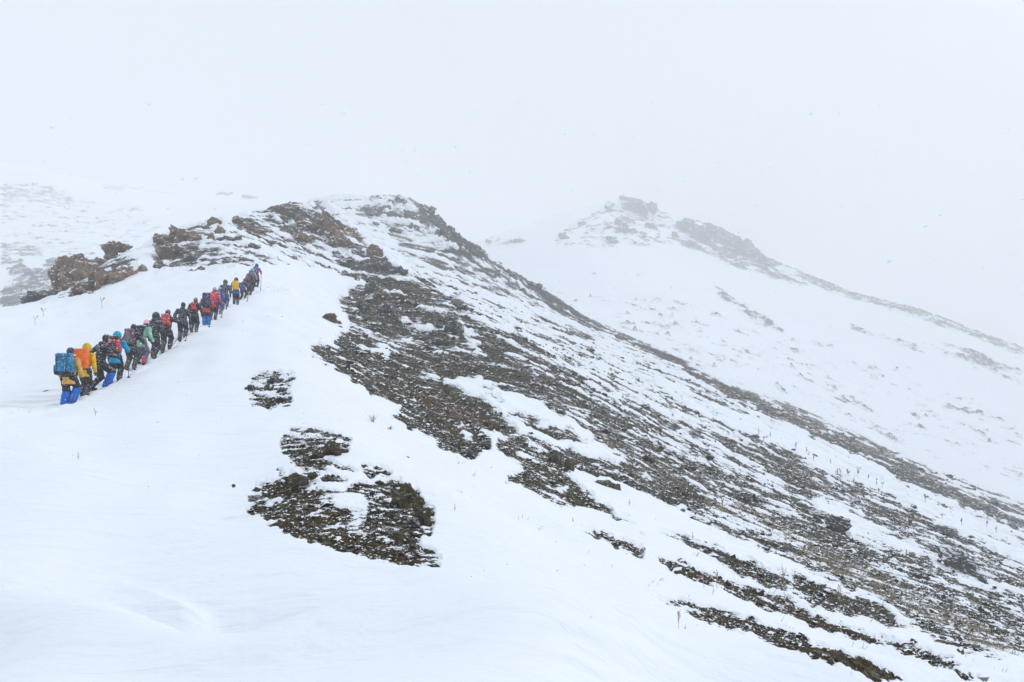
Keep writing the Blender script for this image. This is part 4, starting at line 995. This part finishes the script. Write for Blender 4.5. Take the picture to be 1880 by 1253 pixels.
            put('bottom_panel', lambda X, Y, Z: rbox(X, Y, Z, M, bt, (w_ / 2 + .012, d_ / 2 + .014, hh_ * .13), .05), tuple(bt - .4), tuple(bt + .4), min(h, .02), fab(c2), pr)
            for sx in (-1, 1):
                sp_ = bc + right * sx * (w_ / 2 + .01) - up * hh_ * .16
                put('side_pocket', lambda X, Y, Z: rbox(X, Y, Z, M, sp_, (.035, d_ * .33, hh_ * .2), .03), tuple(sp_ - .3), tuple(sp_ + .3), min(h, .02), fab(pc), pr)
            bm = bmesh.new()
            for sx in (-.6, .6):
                p = [bc + right * sx * w_ / 2 - ahead * (d_ / 2 + .04) + up * t for t in (-hh_ * .42, 0, hh_ * .4)]; p.append(bc + right * sx * w_ / 2 + up * (hh_ / 2 + .09)); tube(bm, [Vector(tuple(i)) for i in p], .008, 4)
            bm_obj(bm, 'compression_straps', M_STRAP, pr)
        for sx, s in ((1, 'r'), (-1, 'l')):
            bm = bmesh.new(); c_ = lambda a_, b_, d__: Vector(tuple(hipc + right * sx * a_ + up * b_ + ahead * d__))
            tube(bm, [c_(.09, .30, -.15), c_(.11, .50, -.13), c_(.12, .60, -.02), c_(.12, .52, .12), c_(.12, .36, .165), c_(.15, .22, .10), c_(.17, .14, -.08)], [.02, .026, .028, .028, .022, .014, .012], 6)
            bm_obj(bm, 'shoulder_strap', M_STRAP, pr)
        bm = bmesh.new(); tube(bm, [Vector(tuple(hipc + right * .178 * math.sin(t) - ahead * .148 * math.cos(t) + up * .02)) for t in np.linspace(0, 6.2832, 20)], .022, 5); bm_obj(bm, 'hip_belt', M_STRAP, pr)
    # trekking poles: held things
    for (s, u_, v_, pl) in poles:
        A = arm[s]; f_ = A[2] - A[1]; f_ = f_ / np.linalg.norm(f_)
        hw = world @ Vector(tuple(A[2] + f_ * .085 - np.array([0, 0, .02])))
        xx, yy_ = hit(u_, v_); yy_ = max(min(yy_, y + 1.2), y - 1.0); xx = (u_ - CU) / F * yy_; g = Vector((xx, yy_, ground_z(xx, yy_) - .03))
        d = (hw - g); L_ = d.length
        if L_ > 1.35: g = hw - d * (1.3 / L_); g.z = min(g.z, ground_z(g.x, g.y) - .02); d = hw - g; L_ = d.length
        d.normalize(); pr = link(bpy.data.objects.new('trekking_pole', None)); pr.location = g; tag(pr, pl, 'trekking pole', 'trekking poles of the hikers'); inv = lambda p: p - g
        rp = max(.009, y * .00036)
        bm = bmesh.new(); tube(bm, [inv(g), inv(g + d * .08)], [.003, rp], 6); tube(bm, [inv(g + d * .08), inv(hw)], [rp, rp * 1.1], 6); bm_obj(bm, 'shaft', M_METAL, pr)
        bm = bmesh.new(); tube(bm, [inv(hw - d * .06), inv(hw), inv(hw + d * .07)], [.017, .02, .022], 8); bm_obj(bm, 'grip', M_STRAP, pr)
        bm = bmesh.new(); tube(bm, [inv(g + d * .07), inv(g + d * .085)], [.045, .04], 10); bm_obj(bm, 'basket', M_STRAP, pr)

P = person; B4 = 12     # heading of the path turned right of the sight line
P(1,746,630,126,8,'tan','black',('beanie','navy'),'last hiker in tan down jacket, navy beanie and blue gaiters',pack=('teal',.42,.54,.28,'three','dnavy'),packlabel='teal backpack with dark bottom on the last hiker in line',gaiter=('blue','b'),lean=5,stride=.1,arms=('low','low'))
P(2,730,627,155,6,'yellow','black',('hood','mustard'),'hiker with mustard yellow hood just ahead of the tan jacket',pack=('orange',.40,.62,.30,'cover'),packlabel='bright orange covered pack beside the tan jacket',lean=10,stride=.18,arms=('down','down'),fwd='l')
P(3,718,612,182,-30,'black','black',('beanie','dnavy'),'black jacketed hiker striding sideways with one blue gaiter',gaiter=('blue','r'),lean=14,stride=.34,arms=('fwd','back'),fwd='r')
P(4,703,607,211,12,'turq','black',('hood','turq'),'hiker in turquoise hooded jacket holding a pole',pack=('red',.36,.50,.22,'two','char'),packlabel='red and grey backpack on the turquoise jacket',lean=16,stride=.22,arms=('fwd','low'),poles=(('r',237,707,'pole slanting out from the turquoise jacketed hiker'),))
P(5,682,595,240,5,'char','char',('beanie','dnavy'),'hiker in dark maroon flecked outfit ahead of the turquoise one',pack=('dred',.32,.46,.2,'two','grey'),packlabel='dark maroon and grey pack behind the turquoise hood',lean=16,stride=.16,arms=('fwd','low'),poles=(('r',247,683,'short pole by the dark maroon hiker'),))
P(6,671,587,259,-12,'mint','grey',('beanie','pink'),'hiker in mint jacket, pink hat and grey trousers with pink cuffs',pack=('dnavy',.26,.38,.16,'one'),packlabel='small navy pack on the mint jacket',lean=20,stride=.12,arms=('low','low'),cuff='hotpink',stripe='hotpink')
P(7,659,572,282,2,'char','black',('hood','dnavy'),'hooded black clad hiker just ahead of the pink hat',lean=12,stride=.30,arms=('low','low'),fwd='l')
P(8,647,564,305,12,'black','black',('beanie','char'),'black clad hiker with red pack stretching out one arm',pack=('red',.30,.44,.2,'one','char'),packlabel='red backpack on the hiker with outstretched arm',lean=18,stride=.22,arms=('out','low'),poles=(('r',310,648,'right pole of the hiker stretching an arm'),('l',299,645,'left pole of the hiker stretching an arm')))
P(9,628,553,335,16,'black','dnavy',('beanie','dnavy'),'broad hiker in black jacket without a pack, mid-line',lean=12,stride=.10,arms=('down','pocket'),poles=(('r',339,634,'pole of the broad black jacketed hiker'),))
P(10,621,555,356,6,'black','dnavy',('beanie','grey'),'dark hiker with orange stripe down one trouser leg',pack=('red',.24,.34,.16,'one'),packlabel='small red pack on the hiker with orange leg stripe',lean=18,stride=.10,arms=('low','low'),stripe='orange')
P(11,602,541,379,20,'red','char',('beanie','dnavy'),'hiker under a tall navy pack with bright blue gaiters',pack=('navy',.38,.66,.28,'one','dnavy'),packlabel='tall navy backpack just left of the red jacket',gaiter=('cyanp','b'),lean=12,stride=.08,arms=('low','low'),poles=(('r',382,610,'pole below the tall navy backpack'),))
P(12,594,532,391,4,'red','dnavy',('beanie','lgrey'),'hiker in bright red jacket with pale hat',lean=16,stride=.14,arms=('pocket','low'))
P(13,586,531,401,0,'bluej','purple',('beanie','lgrey'),'hiker in blue jacket with grey hat next to the red jacket',pack=('lgrey',.28,.42,.18,'two','grey'),packlabel='pale grey pack between red and blue jackets',lean=14,stride=.12,arms=('low','low'),poles=(('r',404,594,'pole of the blue jacketed hiker with grey hat'),))
P(14,574,517,413,15,'char','purple',('hood','char'),'dark hooded hiker directly left of the yellow pack',lean=12,stride=.08,arms=('down','down'),poles=(('r',414,580,'pole of the dark hooded hiker left of the yellow pack'),))
P(15,567,515,433,15,'bluej','black',('hood','navy'),'hiker in blue jacket under a yellow pack cover',pack=('yellow',.38,.54,.26,'cover'),packlabel='yellow covered pack near the head of the line',lean=12,stride=.10,arms=('low','low'))
P(16,555,513,446,-5,'navy','black',('beanie','dnavy'),'hiker in navy jacket right of the yellow pack',lean=20,stride=.30,arms=('low','low'),poles=(('r',453,563,'pole right below the navy jacketed hiker'),))
P(17,547,503,456,-12,'char','char',('hood','grey'),'stooping grey hooded hiker third from the front',pack=('char',.32,.46,.22,'two','dred'),packlabel='dark red and black pack on the stooping hiker',lean=32,stride=.14,arms=('low','low'))
P(18,539,496,462,6,'lgrey','dnavy',('hood','lgrey'),'hiker with pale grey hood second from the front',pack=('grey',.32,.46,.2,'one','lgrey'),packlabel='grey pack second from the front of the line',lean=14,stride=.10,arms=('low','low'))
P(19,534,490,470,4,'magenta','dnavy',('hood','navy'),'leading hiker in magenta jacket at the front of the line',pack=('teal',.28,.44,.18,'one','dnavy'),packlabel='dark teal pack of the leading hiker',lean=12,stride=.12,arms=('fwd','low'),poles=(('r',478,541,'pole held by the leading hiker'),))

# ------------------------------------------------------------------ falling snow: beyond counting
def snowfall(n=13000):
    g = np.random.default_rng(8)
    y = 4 + 46 * g.uniform(size=n) ** .8; x = g.uniform(-.85, .85, n) * y; z = g.uniform(-.55, .35, n) * y
    gz = main_relief.z(x, y); ok = z > gz + .1; x, y, z = x[ok], y[ok], z[ok]; n = len(x)
    r = np.exp(g.normal(math.log(.005), .35, n))
    t = np.array([(1,0,0),(-1,0,0),(0,1,0),(0,-1,0),(0,0,1),(0,0,-1)], float)
    fi = np.array([(0,2,4),(2,1,4),(1,3,4),(3,0,4),(2,0,5),(1,2,5),(3,1,5),(0,3,5)])
    vv = t[None] * g.uniform(.7, 1.4, (n, 6, 1)) * r[:, None, None] * np.array([1.7, 1, .9])
    X = vv[..., 0] - .0; Z = vv[..., 2] + vv[..., 0] * .35
    Pn = np.stack([X + x[:, None], vv[..., 1] + y[:, None], Z + z[:, None]], -1).reshape(-1, 3)
    T = (fi[None] + 6 * np.arange(n)[:, None, None]).reshape(-1, 3)
    m, nt, b = new_mat('snowflake', .9); b.inputs['Base Color'].default_value = (.9, .92, .95, 1)
    tag(link(bpy.data.objects.new('falling_snow', np_mesh('falling_snow', Pn, T, m, True))), kind='stuff')
snowfall()
EXPO=-.38
# ------------------------------------------------------------------ snow-filled air, light, camera
def build_air():
    x0, x1, y0, y1, z0, z1 = -1950, 1950, -1950, 1950, -136, 190
    vs = [(x, y, z) for x in (x0, x1) for y in (y0, y1) for z in (z0, z1)]
    fs = [(0, 1, 3, 2), (4, 6, 7, 5), (0, 4, 5, 1), (2, 3, 7, 6), (0, 2, 6, 4), (1, 5, 7, 3)]
    me = bpy.data.meshes.new('haze'); me.from_pydata(vs, [], fs)
    m = bpy.data.materials.new('haze_air'); m.use_nodes = True; nt = m.node_tree; nt.nodes.clear()
    o = nt.nodes.new('ShaderNodeOutputMaterial'); p = nt.nodes.new('ShaderNodeVolumePrincipled')
    p.inputs['Color'].default_value = (.985, .99, 1, 1); p.inputs['Density'].default_value = HAZE; p.inputs['Anisotropy'].default_value = 0.0
    nt.links.new(p.outputs[0], o.inputs['Volume']); me.materials.append(m)
    tag(link(bpy.data.objects.new('haze', me)), kind='stuff')
HAZE = .0019
build_air()
w = bpy.data.worlds.new('World'); sc.world = w; w.use_nodes = True; nt = w.node_tree; q = N(nt)
bg = nt.nodes['Background']
sky = q.n('ShaderNodeTexSky', sky_type='NISHITA'); sky.sun_disc = False
SUN_EL, SUN_AZ = math.radians(38), math.radians(60)
sky.sun_elevation = SUN_EL; sky.sun_rotation = SUN_AZ; sky.dust_density = 6; sky.air_density = 1; sky.ozone_density = 1
hs = q.n('ShaderNodeHueSaturation'); hs.inputs['Saturation'].default_value = .35; q.l(sky.outputs[0], hs.inputs['Color'])
cloud = q.mix(.85, hs.outputs[0], (11.8, 12.9, 14.2))       # the sky seen through an unbroken cloud layer
q.l(cloud, bg.inputs['Color']); bg.inputs['Strength'].default_value = .1
ld = bpy.data.lights.new('sun', 'SUN'); ld.energy = 1.5; ld.angle = math.radians(10); ld.color = (1, .975, .94)
lo = bpy.data.objects.new('sun', ld); link(lo)
d = Vector((math.sin(SUN_AZ) * math.cos(SUN_EL), math.cos(SUN_AZ) * math.cos(SUN_EL), math.sin(SUN_EL)))
lo.rotation_euler = (-d).to_track_quat('-Z', 'Y').to_euler()
cd = bpy.data.cameras.new('camera'); cam = bpy.data.objects.new('camera', cd); link(cam)
cam.location = (0, 0, 0); cam.rotation_euler = (math.radians(90), 0, 0)
cd.sensor_width = 36; cd.lens = 36 * F / 1880; cd.clip_start = .1; cd.clip_end = 6000
sc.camera = cam
sc.view_settings.view_transform = 'Standard'; sc.view_settings.look = 'None'; sc.view_settings.exposure = EXPO if 'EXPO' in globals() else .15; sc.view_settings.gamma = 1
sc.cycles.volume_bounces = 4; sc.cycles.max_bounces = 8; sc.cycles.diffuse_bounces = 3
